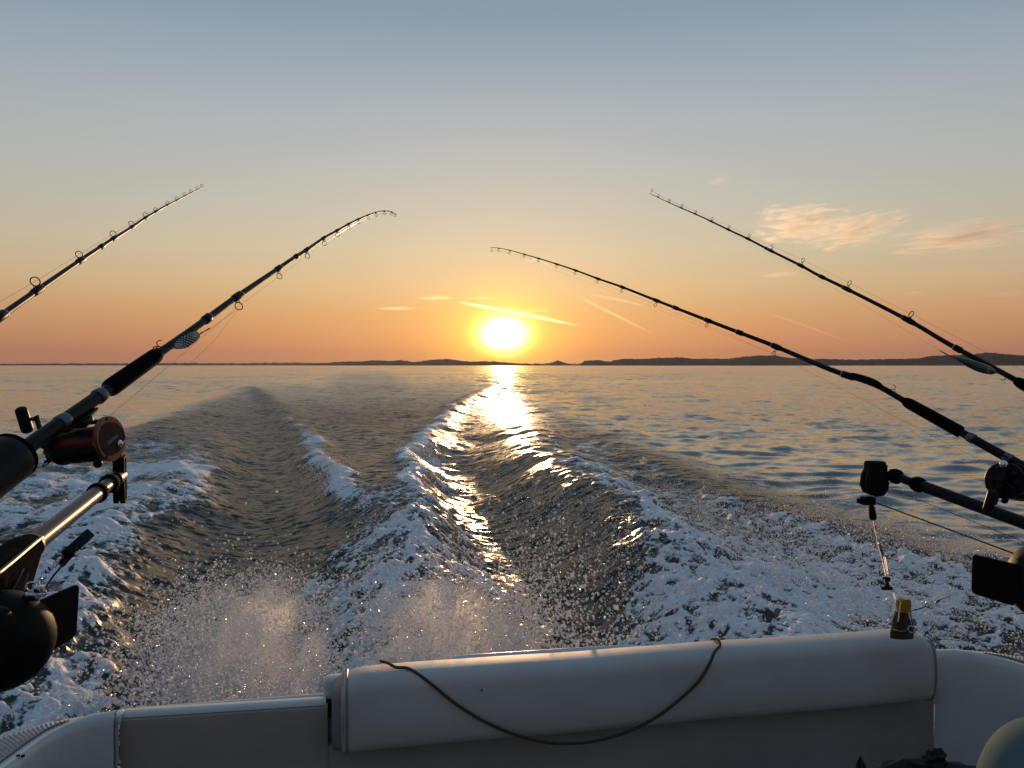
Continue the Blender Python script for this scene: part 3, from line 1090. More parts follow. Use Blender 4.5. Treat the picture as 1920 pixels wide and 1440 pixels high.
path = [(742, 1251), (764, 1253), (784, 1264), (815, 1288), (850, 1315), (895, 1344), (940, 1366), (985, 1382), (1030, 1391), (1060, 1392), (1100, 1390), (1145, 1380),
        (1190, 1364), (1235, 1339), (1275, 1308), (1310, 1274), (1330, 1245), (1340, 1222), (1350, 1209)]
P = [face_pt(*p) for p in path]
P = [P[0] + Vector((-.035, .045, .0)), P[0] + Vector((-.018, .022, .003))] + P + [P[-1] + Vector((.006, .03, .004)), P[-1] + Vector((.010, .07, -.01))]
mb = MB()
mb.tube(catmull(P, 6), .0037, 10)
cord = obj('cord', mb, M['rope'])
tag(cord, 'dark olive cord sagging in a curve over the pale backrest', 'cord')

# ------------------------------------------------------------------ fishing rods
#@RODS
def rod_path(px, d0, d1):
    """3D line of a rod: straight in space apart from its bend, d0 metres off at the first point and d1 at the tip"""
    L = [0]
    for i in range(1, len(px)):
        L.append(L[-1] + math.dist(px[i], px[i - 1]))
    return [at(x, y, 1 / (1 / d0 + (1 / d1 - 1 / d0) * s / L[-1])) for (x, y), s in zip(px, L)], L


def make_reel(rod, c, u, n, s, sz, lettering, crank=1):
    """level reel: c = centre of the spool, u along the rod to the tip, n away from the rod, s along the spool axis
    towards the plain side plate (the crank is on the other side); sz = plate radius"""
    w_ = sz * 1.08
    fr = MB()
    for k in range(4):
        q = math.pi / 4 + k * math.pi / 2
        e = (u * math.cos(q) + n * math.sin(q)) * sz * .86
        fr.tube([c + e - s * w_, c + e + s * w_], sz * .10, 8)
    fr.box(c - n * sz * 1.02, u * sz * 1.15, s * sz * .30, n * sz * .09, sz * .06)
    fr.box(c - n * sz * .9, u * sz * .35, s * sz * .5, n * sz * .16, sz * .08)
    fr.box(c + n * sz * .62 + u * sz * .55, s * w_, u * sz * .13, n * sz * .26, sz * .06)
    reel = obj('reel', fr, M['black'], rod)
    sp = MB()
    sp.lathe(c - s * w_ * .96, s, [(0, sz * .80), (sz * .1, sz * .80), (sz * .14, sz * .60), (w_ * 1.78, sz * .60), (w_ * 1.82, sz * .80), (w_ * 1.92, sz * .80)], 32)
    obj('spool', sp, M['red'], reel)
    for sd in (1, -1):
        pl = MB()
        pl.lathe(c + s * sd * w_ * .98, s * sd, [(-sz * .06, sz * .70), (-sz * .06, sz * .98), (0, sz), (sz * .13, sz), (sz * .17, sz * .97)], 40)
        side = obj('side_plate', pl, M['copper'] if sd > 0 else M['black'], reel)
        fc = MB()
        ctr = c + s * sd * (w_ * .98 + sz * .16)
        pts = []
        for k in range(48):
            q = 2 * math.pi * k / 48
            rr_ = sz * (.90 if sd < 0 else .80 + .07 * math.cos(2 * q - .6) + (.03 if (k % 16) < 7 else -.02))
            pts.append(ctr + u * math.cos(q) * rr_ + n * math.sin(q) * rr_)
        fc.plate(pts, s * sd * sz * .06)
        obj('plate_face', fc, M['black'], reel)
        if sd > 0:
            for q in (2.5, .35, -1.4):
                sc = MB()
                sc.lathe(c + s * (w_ * .98 + sz * .15) + (u * math.cos(q) + n * math.sin(q)) * sz * .90, s, [(0, sz * .07), (sz * .05, sz * .07), (sz * .06, sz * .04)], 12)
                obj('screw', sc, M['black'], reel)
            kb = MB()
            k0 = ctr + n * sz * .42 + u * sz * .30
            kb.lathe(k0, s, [(0, sz * .17), (sz * .10, sz * .16), (sz * .13, sz * .10), (sz * .16, sz * .10), (sz * .22, sz * .05)], 20)
            kb.tube([k0 + s * sz * .14, k0 + s * sz * .2 + u * sz * .22], sz * .03, 8)
            obj('click_button', kb, M['chrome'], reel)
            if lettering:
                fc_ = bpy.data.curves.new('lettering', 'FONT')
                fc_.body = lettering
                fc_.size = sz * .24
                fc_.align_x = 'CENTER'
                fc_.extrude = .0002
                tmp = bpy.data.objects.new('lettering', fc_)
                COL.objects.link(tmp)
                me_ = bpy.data.meshes.new_from_object(tmp.evaluated_get(bpy.context.evaluated_depsgraph_get()))
                COL.objects.unlink(tmp)
                bpy.data.objects.remove(tmp)
                # set upside down, as the reel hangs under the rod
                xa = -u
                mt = Matrix((xa, s.cross(xa), s)).transposed().to_4x4()
                mt.translation = ctr + s * sz * .035 - n * sz * .02 - origin_of(reel)
                me_.transform(mt)
                me_.materials.clear()
                me_.materials.append(M['print'])
                lo = bpy.data.objects.new('lettering', me_)
                COL.objects.link(lo)
                lo.parent = reel
    # dark cowl round the far side of the spool, a broad bar and the line carriage
    cw = MB()
    for lo, hi, rr_ in ((-.7, .35, .96), (1.35, 1.68, 1.0), (-1.75, -1.35, .98)):
        loops = []
        for sd in (-1, 1):
            loops.append([c + s * sd * w_ + (n * math.cos(lo + (hi - lo) * k / 8) - u * math.sin(lo + (hi - lo) * k / 8)) * sz * (rr_ - (.10 if side_ else 0)) for side_, k in [(0, k) for k in range(9)] + [(1, k) for k in range(8, -1, -1)]])
        cw.loft(loops, caps=True)
    obj('frame_cowl', cw, M['black'], reel)
    lv = MB()
    lv.ball(c + n * sz * 1.12 - u * sz * .1 + s * w_ * .2, sz * .2, 12, 8)
    lv.tube([c + n * sz * .85 - u * sz * .1 + s * w_ * .2, c + n * sz * 1.1 - u * sz * .1 + s * w_ * .2], sz * .12, 8)
    obj('clicker_lever', lv, M['black'], reel)
    # crank side
    k0 = c - s * (w_ * .98 + sz * .17)
    dr = MB()
    for k in range(5):
        q = 2 * math.pi * k / 5 + .5
        e = u * math.cos(q) + n * math.sin(q)
        dr.tube([k0 + e * sz * .12 - s * sz * .22, k0 + e * sz * .45 - s * sz * .20, k0 + e * sz * .74 - s * sz * .30], [sz * .10, sz * .11, sz * .13], 8)
    dr.lathe(k0, -s, [(0, sz * .32), (sz * .3, sz * .26), (sz * .34, sz * .2)], 20)
    obj('star_drag', dr, M['black'], reel)
    ha = MB()
    k1 = k0 - s * sz * (.42 if crank > 0 else .78)
    up_ = (n * .96 - u * .28).normalized() if crank > 0 else (-n * .97 + u * .12).normalized()
    ha.box(k1 + up_ * sz * .25, up_ * sz * 1.12, s * sz * .05, up_.cross(s).normalized() * sz * .14, sz * .04)
    ha.lathe(k1 + s * sz * .7, -s, [(0, sz * .16), (sz * .6, sz * .16)], 16)
    ha.lathe(k1 + s * sz * .1, -s, [(0, sz * .2), (sz * .22, sz * .18), (sz * .26, sz * .1)], 16)
    obj('handle_arm', ha, M['black'], reel)
    kn = MB()
    kc = k1 + up_ * sz * 1.22 - s * sz * .52
    kn.tube([k1 + up_ * sz * 1.22, kc], sz * .09, 10)
    kn.box(kc - s * sz * .10, s * sz * .24, up_ * sz * .62, up_.cross(s).normalized() * sz * .24, sz * .20, 4)
    obj('handle_knob', kn, M['black'], reel)
    cw = MB()
    kc = k1 - up_ * sz * .86
    cw.tube([kc, kc - s * sz * .2], sz * .08, 10)
    cw.ball(kc - s * sz * .30, sz * .21, 16, 10)
    obj('counterweight', cw, M['chrome'], reel)
    return reel


def make_rod(label, px, d0, d1, side, guides, grip, tail, radii, reel_u, lettering=None, wraps=(), hood=True, group='trolling rods over the stern', rsz=.030, crank=1, spool_tilt=0.0):
    """px: pixels down the blank from the grip's front end to the tip; grip: (px rear, thickness m);
    tail: pixels behind the grip; side: +1 guides above, -1 below"""
    P3, L = rod_path(px, d0, d1)
    rod = thing('fishing_rod', P3[0], label, 'fishing rod', group)
    curve3 = catmull(P3, 6)
    n = len(curve3)
    S_ = [0]
    for i in range(1, n):
        S_.append(S_[-1] + (curve3[i] - curve3[i - 1]).length)
    rad_at = lambda s: np.interp(s / S_[-1], [0, .35, .7, 1], radii)
    mb = MB()
    mb.tube(curve3, [float(rad_at(s)) * .93 for s in S_], 14)
    obj('blank', mb, M['graphite'], rod)
    proj = []
    for p in curve3:
        d = p - EYE
        f = Vector((_sy * _cp, _cy * _cp, -_sp))
        r_ = Vector((_cy, -_sy, 0))
        u_ = r_.cross(f)
        z = d.dot(f)
        proj.append((960 + FPX * d.dot(r_) / z, 720 - FPX * d.dot(u_) / z))
    rings = []
    gl = len(guides)
    for gi, (gx, gy, dia) in enumerate(guides):
        # nearest station on the blank, a little nearer the tip than the ring's foot
        i = min(range(n), key=lambda k: (proj[k][0] - gx) ** 2 + (proj[k][1] - gy) ** 2)
        i = min(max(1, i), n - 2)
        tan = (curve3[i + 1] - curve3[i - 1]).normalized()
        foot = curve3[i]
        upv = (Vector((0, 0, side)) - tan * tan.z * side).normalized()
        dcam = (foot - EYE).dot(Vector((_sy * _cp, _cy * _cp, -_sp)))
        r_ = max(.0022, dia / 2 * dcam / FPX)
        ht = max(r_ * 1.1, math.dist(proj[i], (gx, gy)) * dcam / FPX)
        c = foot + upv * ht
        br_ = float(rad_at(S_[i]))
        g = MB()
        wire = max(.00075, r_ * .13)
        last = gi == gl - 1
        g.ring(c, tan, r_, wire, 24, 8)
        if not last:
            sdv = tan.cross(upv).normalized()
            for sgn in (1, -1):
                g.tube([c - upv * r_ * .75 + sdv * sgn * r_ * .6, foot + upv * br_ + sdv * sgn * br_ * .4 - tan * r_ * .3], wire * .8, 6)
            g.tube([c - upv * r_, foot + upv * br_ - tan * (r_ * 1.2)], wire * .8, 6)
            g.tube([foot + upv * br_ * 1.05 - tan * r_ * 2.0, foot + upv * br_ * 1.05 + tan * r_ * 2.0], wire * .9, 6)
        else:
            g.tube([foot - tan * .01, foot + tan * .004, c - upv * r_], wire, 6)
        obj('tip_top' if last else 'line_guide', g, M['wire'], rod)
        rings.append(c)
        if not last:
            wl = max(.007, r_ * 2.4)
            wb = MB()
            a, b = foot - tan * wl, foot + tan * wl
            wb.tube([a - tan * .001, a, a.lerp(b, .25), a.lerp(b, .75), b, b + tan * .001], [br_, br_ * 1.10, br_ * 1.26, br_ * 1.26, br_ * 1.10, br_], 14)
            wr = obj('thread_wrap', wb, M['wrap'], rod)
            if gi < 4:
                tb = MB()
                tb.lathe(b - tan * .004, tan, [(0, br_ * 1.16), (.0004, br_ * 1.24), (.0016, br_ * 1.24), (.002, br_ * 1.14)], 16)
                obj('trim_band', tb, M['trim'], wr)
    for (wx, wy, ln) in wraps:
        i = min(range(n), key=lambda k: (proj[k][0] - wx) ** 2 + (proj[k][1] - wy) ** 2)
        i = min(max(1, i), n - 2)
        tan = (curve3[i + 1] - curve3[i - 1]).normalized()
        br_ = float(rad_at(S_[i]))
        wb = MB()
        wb.tube([curve3[i] - tan * ln, curve3[i] - tan * ln * .8, curve3[i] + tan * ln * .8, curve3[i] + tan * ln], [br_ * 1.02, br_ * 1.25, br_ * 1.25, br_ * 1.02], 14)
        wr = obj('thread_wrap', wb, M['wrap'], rod)
        tb = MB()
        tb.lathe(curve3[i] + tan * ln * .7, tan, [(0, br_ * 1.2), (.0004, br_ * 1.30), (.0018, br_ * 1.30), (.0022, br_ * 1.2)], 16)
        obj('trim_band', tb, M['trim'], wr)
    # grip and butt carry straight on from the blank's thick end
    u = (P3[0] - P3[1]).normalized()        # backwards
    gl_, gr = grip
    mb = MB()
    mb.tube([P3[0] - u * .004, P3[0], P3[0] + u * .010, P3[0] + u * .02, P3[0] + u * (gl_ - .012), P3[0] + u * (gl_ - .003), P3[0] + u * gl_],
            [radii[0], gr * .80, gr * .97, gr, gr * 1.06, gr * 1.0, gr * .7], 20)
    obj('foregrip', mb, M['rubber'], rod)
    q = P3[0] + u * gl_
    mb = MB()
    mb.tube([q, q + u * .012, q + u * .02, q + u * .06, q + u * .16, q + u * .20], [gr * .66, gr * .68, gr * .74, gr * .74, gr * .80, gr * .78], 20)
    obj('reel_seat', mb, M['black'], rod)
    for s0, ln in ((.016, .014), (.105, .016)):
        mb = MB()
        mb.tube([q + u * s0, q + u * (s0 + .002), q + u * (s0 + ln), q + u * (s0 + ln + .002)], [gr * .76, gr * .84, gr * .90, gr * .80], 20)
        obj('seat_hood', mb, M['hood'], rod)
    mb = MB()
    mb.tube([q + u * .20, q + u * .21, q + u * tail, q + u * (tail + .01)], [gr * .78, gr * .92, gr * .92, gr * .7], 20)
    obj('rear_grip', mb, M['rubber'], rod)
    # reel under (or over) the seat
    fwd = -u
    nn = (Vector((0, 0, side)) - fwd * fwd.z * side).normalized()
    if spool_tilt:
        nn = Matrix.Rotation(spool_tilt, 3, fwd) @ nn
    s = fwd.cross(nn).normalized()
    if side < 0:
        s = s
    sdir = s if s.x > 0 else -s
    c = q + u * reel_u + nn * (gr * .8 + rsz * (1.05 if rsz < .04 else .72))
    make_reel(rod, c, fwd, nn, sdir, rsz, lettering, crank)
    # line from the spool through the rings and, slack, back down to the lure
    lp = [c + nn * 0 + fwd * rsz * .6 - nn * rsz * .2] + rings
    mb = MB()
    mb.tube(lp, .00028, 5)
    obj('fishing_line', mb, M['line'], rod)
    return rod, curve3, proj, rings


def hook(mb, p, d, up_, L, r, t=.0009):
    """one bend of a hook: shank along d from p, bending towards up_"""
    pts = [p, p + d * L]
    for k in range(1, 8):
        q = math.pi * 1.05 * k / 7
        pts.append(p + d * (L + r * math.sin(q)) + up_ * r * (1 - math.cos(q)))
    pts.append(pts[-1] - d * r * .5)
    mb.tube(pts, [t] * (len(pts) - 1) + [t * .3], 6)


# A: far left, guides on top
rodA = make_rod('fishing rod entering at the left edge, nearly straight, with guides standing on top', 
    [(-190, 719), (-100, 660), (0, 593.5), (69, 545), (150, 489), (206, 452), (242, 429.5), (269, 411), (292, 397), (311, 386), (329, 377), (344, 369), (358, 361.5), (370, 355.5), (380, 350.5)],
    1.12, 2.95, 1,
    [(64, 528, 17), (147.5, 477, 12), (206.5, 441, 10.6), (242.5, 421, 9), (269, 404.5, 8.2), (291.5, 393, 6.8), (311, 382, 6.4), (329.3, 373, 6), (344, 365, 5.6), (357.8, 359, 5.4), (369.3, 353.5, 5.2), (381, 350, 5)],
    (.20, .0135), .55, [.0080, .0058, .0036, .0012], .085, wraps=((6, 590, .02), (186, 466, .012)))

# B: left, bent over at the tip, guides below
rodB = make_rod('fishing rod bent over at its tip, carrying the large copper rimmed reel at left',
    [(296, 664), (360, 618.5), (401, 588), (444.6, 556), (521.7, 503.5), (551, 483.5), (575, 468.5), (607, 446.5), (632, 432.5), (653, 420.5), (672, 411), (690, 403.5), (705, 398.3), (718.5, 395.6), (732, 396.5), (743, 402)],
    1.31, 2.9, -1,
    [(452.5, 573, 14.5), (527, 517.5, 10), (579, 479.5, 9), (611.5, 455.5, 8), (635.5, 439, 7.4), (656.5, 425.8, 6), (675, 415.5, 5.6), (691, 407.8, 5.2), (706.5, 403, 5), (720, 400, 4.8), (732.5, 400.5, 4.8), (743.5, 403, 4.6)],
    (.150, .0132), .60, [.0078, .0055, .0034, .0012], .085, lettering='DAIWA', wraps=((390, 596, .012), (553, 482, .008)), rsz=.0325, spool_tilt=R(-6), crank=-1)

# C: right, lower, guides below
rodC = make_rod('lower right fishing rod, its tip drooping nearest the sun, dark reel at the right edge',
    [(1697, 752.5), (1640, 721), (1560, 694), (1455, 650), (1398, 628), (1327.5, 601), (1267, 577.5), (1231, 563.5), (1167, 538.4), (1121, 522.5), (1079, 506.8), (1044, 495.2), (1010, 484.5), (983, 476.8), (956, 469.3), (935, 465.2), (920, 464)],
    1.95, 3.4, -1,
    [(1457, 664, 8.6), (1326.5, 610, 7.4), (1230, 572, 7.2), (1167.3, 546.5, 6), (1120.4, 528.5, 5.8), (1078.8, 512.5, 5.4), (1043, 500, 5.2), (1010, 489.3, 4.8), (982.6, 480.7, 4.8), (956.5, 474.3, 4.6), (935.3, 470, 4.6), (917, 466.5, 4.6)],
    (.155, .0140), .50, [.0082, .0058, .0034, .0012], .150, lettering=None, wraps=((1390, 626, .012), (1267, 577.5, .012), (1590, 705, .02)), rsz=.041, spool_tilt=R(10))

# D: right, upper, guides on top
rodD = make_rod('upper right fishing rod with guides standing on top and a minnow lure at its grip',
    [(1906, 714), (1886, 702.5), (1779, 645), (1703, 600.5), (1588, 542), (1534, 515.8), (1501.5, 498), (1445, 470), (1402.5, 448), (1365.6, 430.6), (1333.8, 415.2), (1303.5, 401.2), (1277.5, 390.2), (1254, 379.6), (1233.8, 370.2), (1218, 363)],
    1.98, 3.3, 1,
    [(1705, 588, 12), (1588, 530, 9), (1502, 487, 7.6), (1446, 461.5, 6.8), (1403.7, 441.5, 6.4), (1366, 425, 5), (1334, 410, 4.8), (1304, 396.5, 4.6), (1278, 385, 4.6), (1254.2, 375, 4.4), (1234, 366.5, 4.4), (1214.8, 359.8, 4.2)],
    (.16, .0140), .55, [.0078, .0056, .0034, .0012], .085, wraps=((1540, 518, .012), (1440, 467, .008), (1800, 656, .012)), rsz=.032)
#@END_RODS

# ------------------------------------------------------------------ lures hung on the rods
#@LURES
def hang_line(name_parent, pts, r=.00026):
    mb = MB()
    mb.tube(pts, r, 5)
    return obj('leader', mb, M['line'], name_parent)


def swivel(mb, a, b, r):
    d = (b - a)
    n = d.normalized()
    mb.lathe(a, n, [(0, r * .3), (d.length * .15, r * .9), (d.length * .35, r), (d.length * .5, r * .5), (d.length * .65, r), (d.length * .85, r * .9), (d.length, r * .3)], 10)


M['edge'] = material('copper_lit_edge', (.05, .035, .024), .35, vary=.3, scale=60)  # lighter brown standing in for copper light along edges
M['scale'] = material('hammered_silver', (.42, .40, .34), .22, 1.0, vary=.12, scale=60)
M['minnow'] = material('green_minnow', (.010, .055, .030), .22, vary=.4, scale=50, coat=.7)
M['belly'] = material('silver_belly', (.05, .055, .08), .3, .2, vary=.4, scale=200)
M['eye'] = material('yellow_eye', (.45, .36, .10), .3, vary=.1)

# spoon with scales on the bent left rod
d = 1.32
spoon = thing('spoon_lure', at(348, 640, d), 'silver scaled spoon lure hooked at the grip of the bent left rod', 'fishing lure')
A_, B_ = at(373, 626, d), at(327, 652, d - .03)
ax = (B_ - A_)
ln = ax.length
ax.normalize()
view = (EYE - at(348, 640, d)).normalized()
wd = view.cross(ax).normalized()
nrm_ = ax.cross(wd)
if nrm_.dot(view) < 0:
    nrm_ = -nrm_


def spoon_pt(s, w_, lift=0.0):
    half = .0088 * math.sin(math.pi * min(1, (s * .88 + .10))) ** .75 * (1.25 if s > .5 else 1.1)
    bow = .003 * (1 - (2 * w_) ** 2 * .9) + .002 * math.sin(s * 6.28)
    return A_ + ax * (s * ln) + wd * (w_ * 2 * half) + nrm_ * (bow + lift)


mb = MB()
rows = []
for i in range(17):
    s = i / 16
    rows.append([spoon_pt(s, w_ / 10 - .5) for w_ in range(11)])
mb.loft(rows, close=False)
rows2 = [[p - nrm_ * .0012 for p in r_] for r_ in rows]
mb.loft(rows2, close=False)
obj('blade', mb, M['rig'], spoon)
for i in range(10):
    for j in range(6):
        s = .06 + .104 * i + (.052 if j % 2 else 0)
        if s > .97:
            continue
        c_ = spoon_pt(s, (j - 2.5) / 6.2, .0001)
        mb = MB()
        o_x, o_y = ax * .0024, wd * .0017
        ring_ = [c_ + o_x * math.cos(k * math.pi / 4) + o_y * math.sin(k * math.pi / 4) for k in range(8)]
        mb.add(ring_ + [c_ + nrm_ * .0011 + ax * .0009 - wd * .0003], [(k, (k + 1) % 8, 8) for k in range(8)])
        obj('scale', mb, M['scale'], spoon, smooth=True, angle=80)
mb = MB()
swivel(mb, at(394, 615.5, d), at(387, 619, d), .0014)
swivel(mb, at(387, 619, d), at(381, 622.5, d), .0012)
mb.ring(at(378, 624, d), view, .0018, .0004, 14, 6)
mb.tube([at(381, 622, d), at(374, 627, d), A_], .0007, 6)
obj('swivel', mb, M['wire'], spoon)
mb = MB()
mb.ring(at(324, 652, d - .03), view, .0022, .0006, 14, 6)
base = at(320, 650, d - .03)
dl = (at(296, 650, d - .04) - base).normalized()
upv = (wd if wd.z > 0 else -wd)
upv = (upv - dl * upv.dot(dl)).normalized()
hook(mb, base, dl, upv, .016, .0052, .0009)
hook(mb, base, dl, (-upv * .3 - view).normalized(), .018, .005, .0009)
hook(mb, base, dl, (-upv * .5 + view).normalized(), .022, .005, .0009)
obj('treble_hook', mb, M['wire'], spoon)
hang_line(spoon, [at(394, 615.5, d), rodB[3][0] + Vector((0, 0, -.006))])
hang_line(spoon, [rodB[3][0] + Vector((.0, 0, -.006)), at(400, 640, d + .2), at(350, 688, d + .1)], .0002)

# minnow plug on the upper right rod
d = 1.9
mn = thing('minnow_lure', at(1830, 686, d), 'green backed minnow plug with a round yellow eye under the upper right rod', 'fishing lure')
A_, B_ = at(1790, 670, d), at(1867, 699, d)
ax = (B_ - A_)
ln = ax.length
ax.normalize()
view = (EYE - A_).normalized()
wd = view.cross(ax).normalized()
if wd.z < 0:
    wd = -wd
nrm_ = wd.cross(ax)
if nrm_.dot(view) < 0:
    nrm_ = -nrm_
prof = [(0, .0006), (.04, .0025), (.15, .0058), (.35, .0095), (.55, .0115), (.75, .0112), (.9, .0085), (.97, .0050), (1, .001)]
for nm_, lo, hi, mt in (('back', 0, 1, 'minnow'), ('belly', -1, 0, 'belly')):
    mb = MB()
    loops = []
    for s, r_ in prof:
        cen = A_ + ax * (s * ln) + wd * (-.0015 * math.sin(s * 3.1))
        loops.append([cen + wd * (r_ * math.sin(q)) + nrm_ * (r_ * .62 * math.cos(q)) for q in [math.pi * (lo + k / 10) for k in range(11)]])
    mb.loft(loops, close=False)
    obj(nm_, mb, M[mt], mn)
mb = MB()
ec = A_ + ax * (.80 * ln) + nrm_ * .0058
mb.lathe(ec, nrm_, [(0, .0052), (.0012, .0050), (.0018, .0042)], 20)
ey_ = obj('eye', mb, M['eye'], mn)
mb = MB()
mb.lathe(ec + nrm_ * .0015, nrm_, [(0, .0026), (.001, .0022), (.0014, .001)], 14)
obj('pupil', mb, M['black'], ey_)
mb = MB()
for k in range(7):
    mb.ball(A_ + ax * (ln * (.25 + .07 * k)) + nrm_ * (.0058 + .0003 * k) - wd * .0012, .0010, 8, 6)
obj('side_dots', mb, M['scale'], mn)
mb = MB()
mb.ring(at(1763.5, 658, d), view, .0024, .0005, 14, 6)
swivel(mb, at(1765, 659, d), at(1775, 664, d), .0016)
mb.tube([at(1775, 664, d), at(1790, 671, d)], .0007, 6)
mb.tube([at(1774, 664, d), at(1778, 668, d), at(1790, 671, d)], .0005, 6)
mb.ring(at(1789, 671, d), view, .0022, .0005, 14, 6)
obj('snap', mb, M['wire'], mn)
mb = MB()
mb.ring(at(1870, 699, d), view, .0026, .0006, 14, 6)
base = at(1872, 700, d)
dl = (at(1888, 707, d) - base).normalized()
upv = (wd - dl * wd.dot(dl)).normalized()
hook(mb, base, dl, -upv * 1.0, .016, .0058, .0009)
hook(mb, base, dl, (upv * .8 + view * .6).normalized(), .014, .0055, .0009)
obj('treble_hook', mb, M['wire'], mn)
hang_line(mn, [at(1763.5, 658, d), at(1600, 560, 2.4), rodD[3][-3]], .0002)

# spoon lying along the lower right rod
d = 1.93
sp2 = thing('spoon_lure', at(1628, 718, d), 'dark spoon lure lying along the lower right rod just ahead of its grip', 'fishing lure')
A_, B_ = at(1594, 702, d), at(1654, 727, d)
ax = (B_ - A_)
ln = ax.length
ax.normalize()
view = (EYE - A_).normalized()
wd = view.cross(ax).normalized()
if wd.z < 0:
    wd = -wd
nrm_ = view
mb = MB()
pr = [(0, .001), (.1, .0035), (.3, .0065), (.55, .0085), (.8, .008), (.93, .005), (1, .001)]
mb.loft([[A_ + ax * (s * ln) + wd * (.004 + r_ * math.sin(q)) + nrm_ * (.0022 * math.cos(q) + .006) for q in [2 * math.pi * k / 16 for k in range(16)]] for s, r_ in pr])
obj('blade', mb, M['rig'], sp2)
mb = MB()
base = at(1656, 728, d)
dl = (at(1680, 731, d) - base).normalized()
upv = (wd - dl * wd.dot(dl)).normalized()
hook(mb, base, dl, upv, .024, .0058, .0009)
hook(mb, base, dl, (-upv + view * .4).normalized(), .026, .0050, .0009)
mb.ring(base, view, .0022, .0006, 14, 6)
obj('treble_hook', mb, M['wire'], sp2)
hang_line(sp2, [A_ + wd * .004, at(1500, 672, 2.05), rodC[3][0]], .00024)
hang_line(sp2, [rodC[3][0], rodC[3][2] + Vector((0, 0, -.012)), rodC[3][5] + Vector((0, 0, -.015)), rodC[3][-2]], .0002)
#@END_LURES

# ------------------------------------------------------------------ rod holder on the left
#@RIG
hd = thing('rod_holder', at(-10, 890, .93), 'thick black rod holder socket at the left edge under the bent rod', 'rod holder')
u = (at(0, 880, .92) - at(100, 800, 1.02)).normalized()
p0 = at(22, 856, .95)
mb = MB()
mb.tube([p0 - u * .004, p0, p0 + u * .006, p0 + u * .02, p0 + u * .16, p0 + u * .20], [.024, .029, .031, .030, .027, .027], 28)
obj('socket', mb, M['black'], hd)
mb = MB()
mb.ring(p0 - u * .002, u, .0275, .0035, 36, 10)
obj('rim', mb, M['rubber'], hd)
mb = MB()
mb.tube([p0 + u * .14, p0 + u * .16 + Vector((-.02, 0, -.12)), p0 + u * .16 + Vector((-.05, 0, -.40))], .02, 16)
obj('stem', mb, M['rig'], hd)


# ------------------------------------------------------------------ downriggers
def downrigger(label, a, b, tube_r, inner_r, collars, head, post, flipped):
    """a: boom root, b: boom end (3D); collars: fractions along the boom"""
    u_ = (b - a).normalized()
    Lb = (b - a).length
    dr = thing('downrigger', post, label, 'downrigger', 'downriggers on the gunwales')
    mb = MB()
    split = collars[0]
    mb.tube([a - u_ * .05, a + u_ * Lb * split], tube_r, 28)
    obj('boom', mb, M['boom'] if not flipped else M['black'], dr)
    mb = MB()
    mb.tube([a + u_ * Lb * (split - .02), b], inner_r, 24)
    obj('boom_extension', mb, M['boom'] if not flipped else M['black'], dr)
    for f in collars:
        c_ = a + u_ * Lb * f
        mb = MB()
        r0 = tube_r * 1.0
        mb.lathe(c_, u_, [(-.012, r0 * .98), (-.011, r0 * 1.28), (-.006, r0 * 1.34), (.010, r0 * 1.30), (.020, r0 * 1.05), (.022, r0 * .8)], 28)
        for k in range(20):
            q = 2 * math.pi * k / 20
            e_, g_ = frame_of(u_)
            v_ = e_ * math.cos(q) + g_ * math.sin(q)
            mb.box(c_ + v_ * r0 * 1.32 + u_ * .001, u_ * .006, v_ * r0 * .05, u_.cross(v_) * r0 * .08)
        obj('collar', mb, M['rubber'], dr)
    return dr, u_


# left
a, b = at(42, 1036, 1.27), at(222, 893, 1.95)
drL, u = downrigger('downrigger at left with a bare metal boom catching orange light', a, b, .0170, .0155, (.70, .86), None, Vector((a.x - .05, a.y - .10, ZG)), False)
hp = at(224, 893, 1.95)
cr = Vector((_cy, -_sy, 0))          # across the view
upz = Vector((0, 0, 1))
for off, th_ in ((-.008, .013), (.009, .013)):
    mb = MB()
    out = [(-.012, .050), (.012, .052), (.016, .044), (.015, -.02), (.013, -.062), (.006, -.068), (-.006, -.068), (-.010, -.060), (-.013, -.02)]
    # cheeks of the pulley head hang across the boom's end
    nrm_ = Vector((cr.x, cr.y, 0))
    mb.plate([hp + u * x * 1.0 + Vector((0, 0, 1)) * z + nrm_ * off for x, z in out], nrm_ * th_)
    obj('pulley_cheek', mb, M['rig'], drL)
mb = MB()
mb.lathe(hp + Vector((0, 0, -.028)) - cr * .010, cr, [(0, .020), (.004, .020), (.008, .014), (.012, .014), (.016, .020), (.020, .020)], 24)
obj('pulley', mb, M['black'], drL)
mb = MB()
mb.tube([hp - u * .05, hp + u * .004], .018, 20)
obj('boom_cap', mb, M['black'], drL)
mb = MB()
mb.box(hp - upz * .006 + u * .002, u * .011, cr * .016, upz * .056, .004)
obj('head_block', mb, M['housing'], drL)
# arm housing: a tapering box that takes the boom
hb = MB()
e1 = u
s1 = u.cross(upz).normalized()
n1_ = s1.cross(u).normalized()
loops = []
for s, wv, tp, bt in ((.035, .020, .021, .022), (.0, .0235, .026, .045), (-.06, .027, .028, .10), (-.14, .030, .030, .15), (-.24, .034, .032, .20)):
    c_ = a + u * s
    lp = []
    for k in range(24):
        q = 2 * math.pi * k / 24
        x, y = math.cos(q), math.sin(q)
        x = math.copysign(abs(x) ** .7, x)
        y = math.copysign(abs(y) ** .7, y)
        lp.append(c_ + s1 * x * wv + n1_ * (y * tp if y > 0 else y * bt))
    loops.append(lp)
hb.loft(loops, caps=True)
obj('arm_housing', hb, M['housing'], drL, angle=50)
mb = MB()
mb.tube([a + u * .03 + s1 * .020 + n1_ * .016, a - u * .02 + s1 * .0245 + n1_ * .020, a - u * .14 + s1 * .029 + n1_ * .022, a - u * .24 + s1 * .032 + n1_ * .024], .0035, 8)
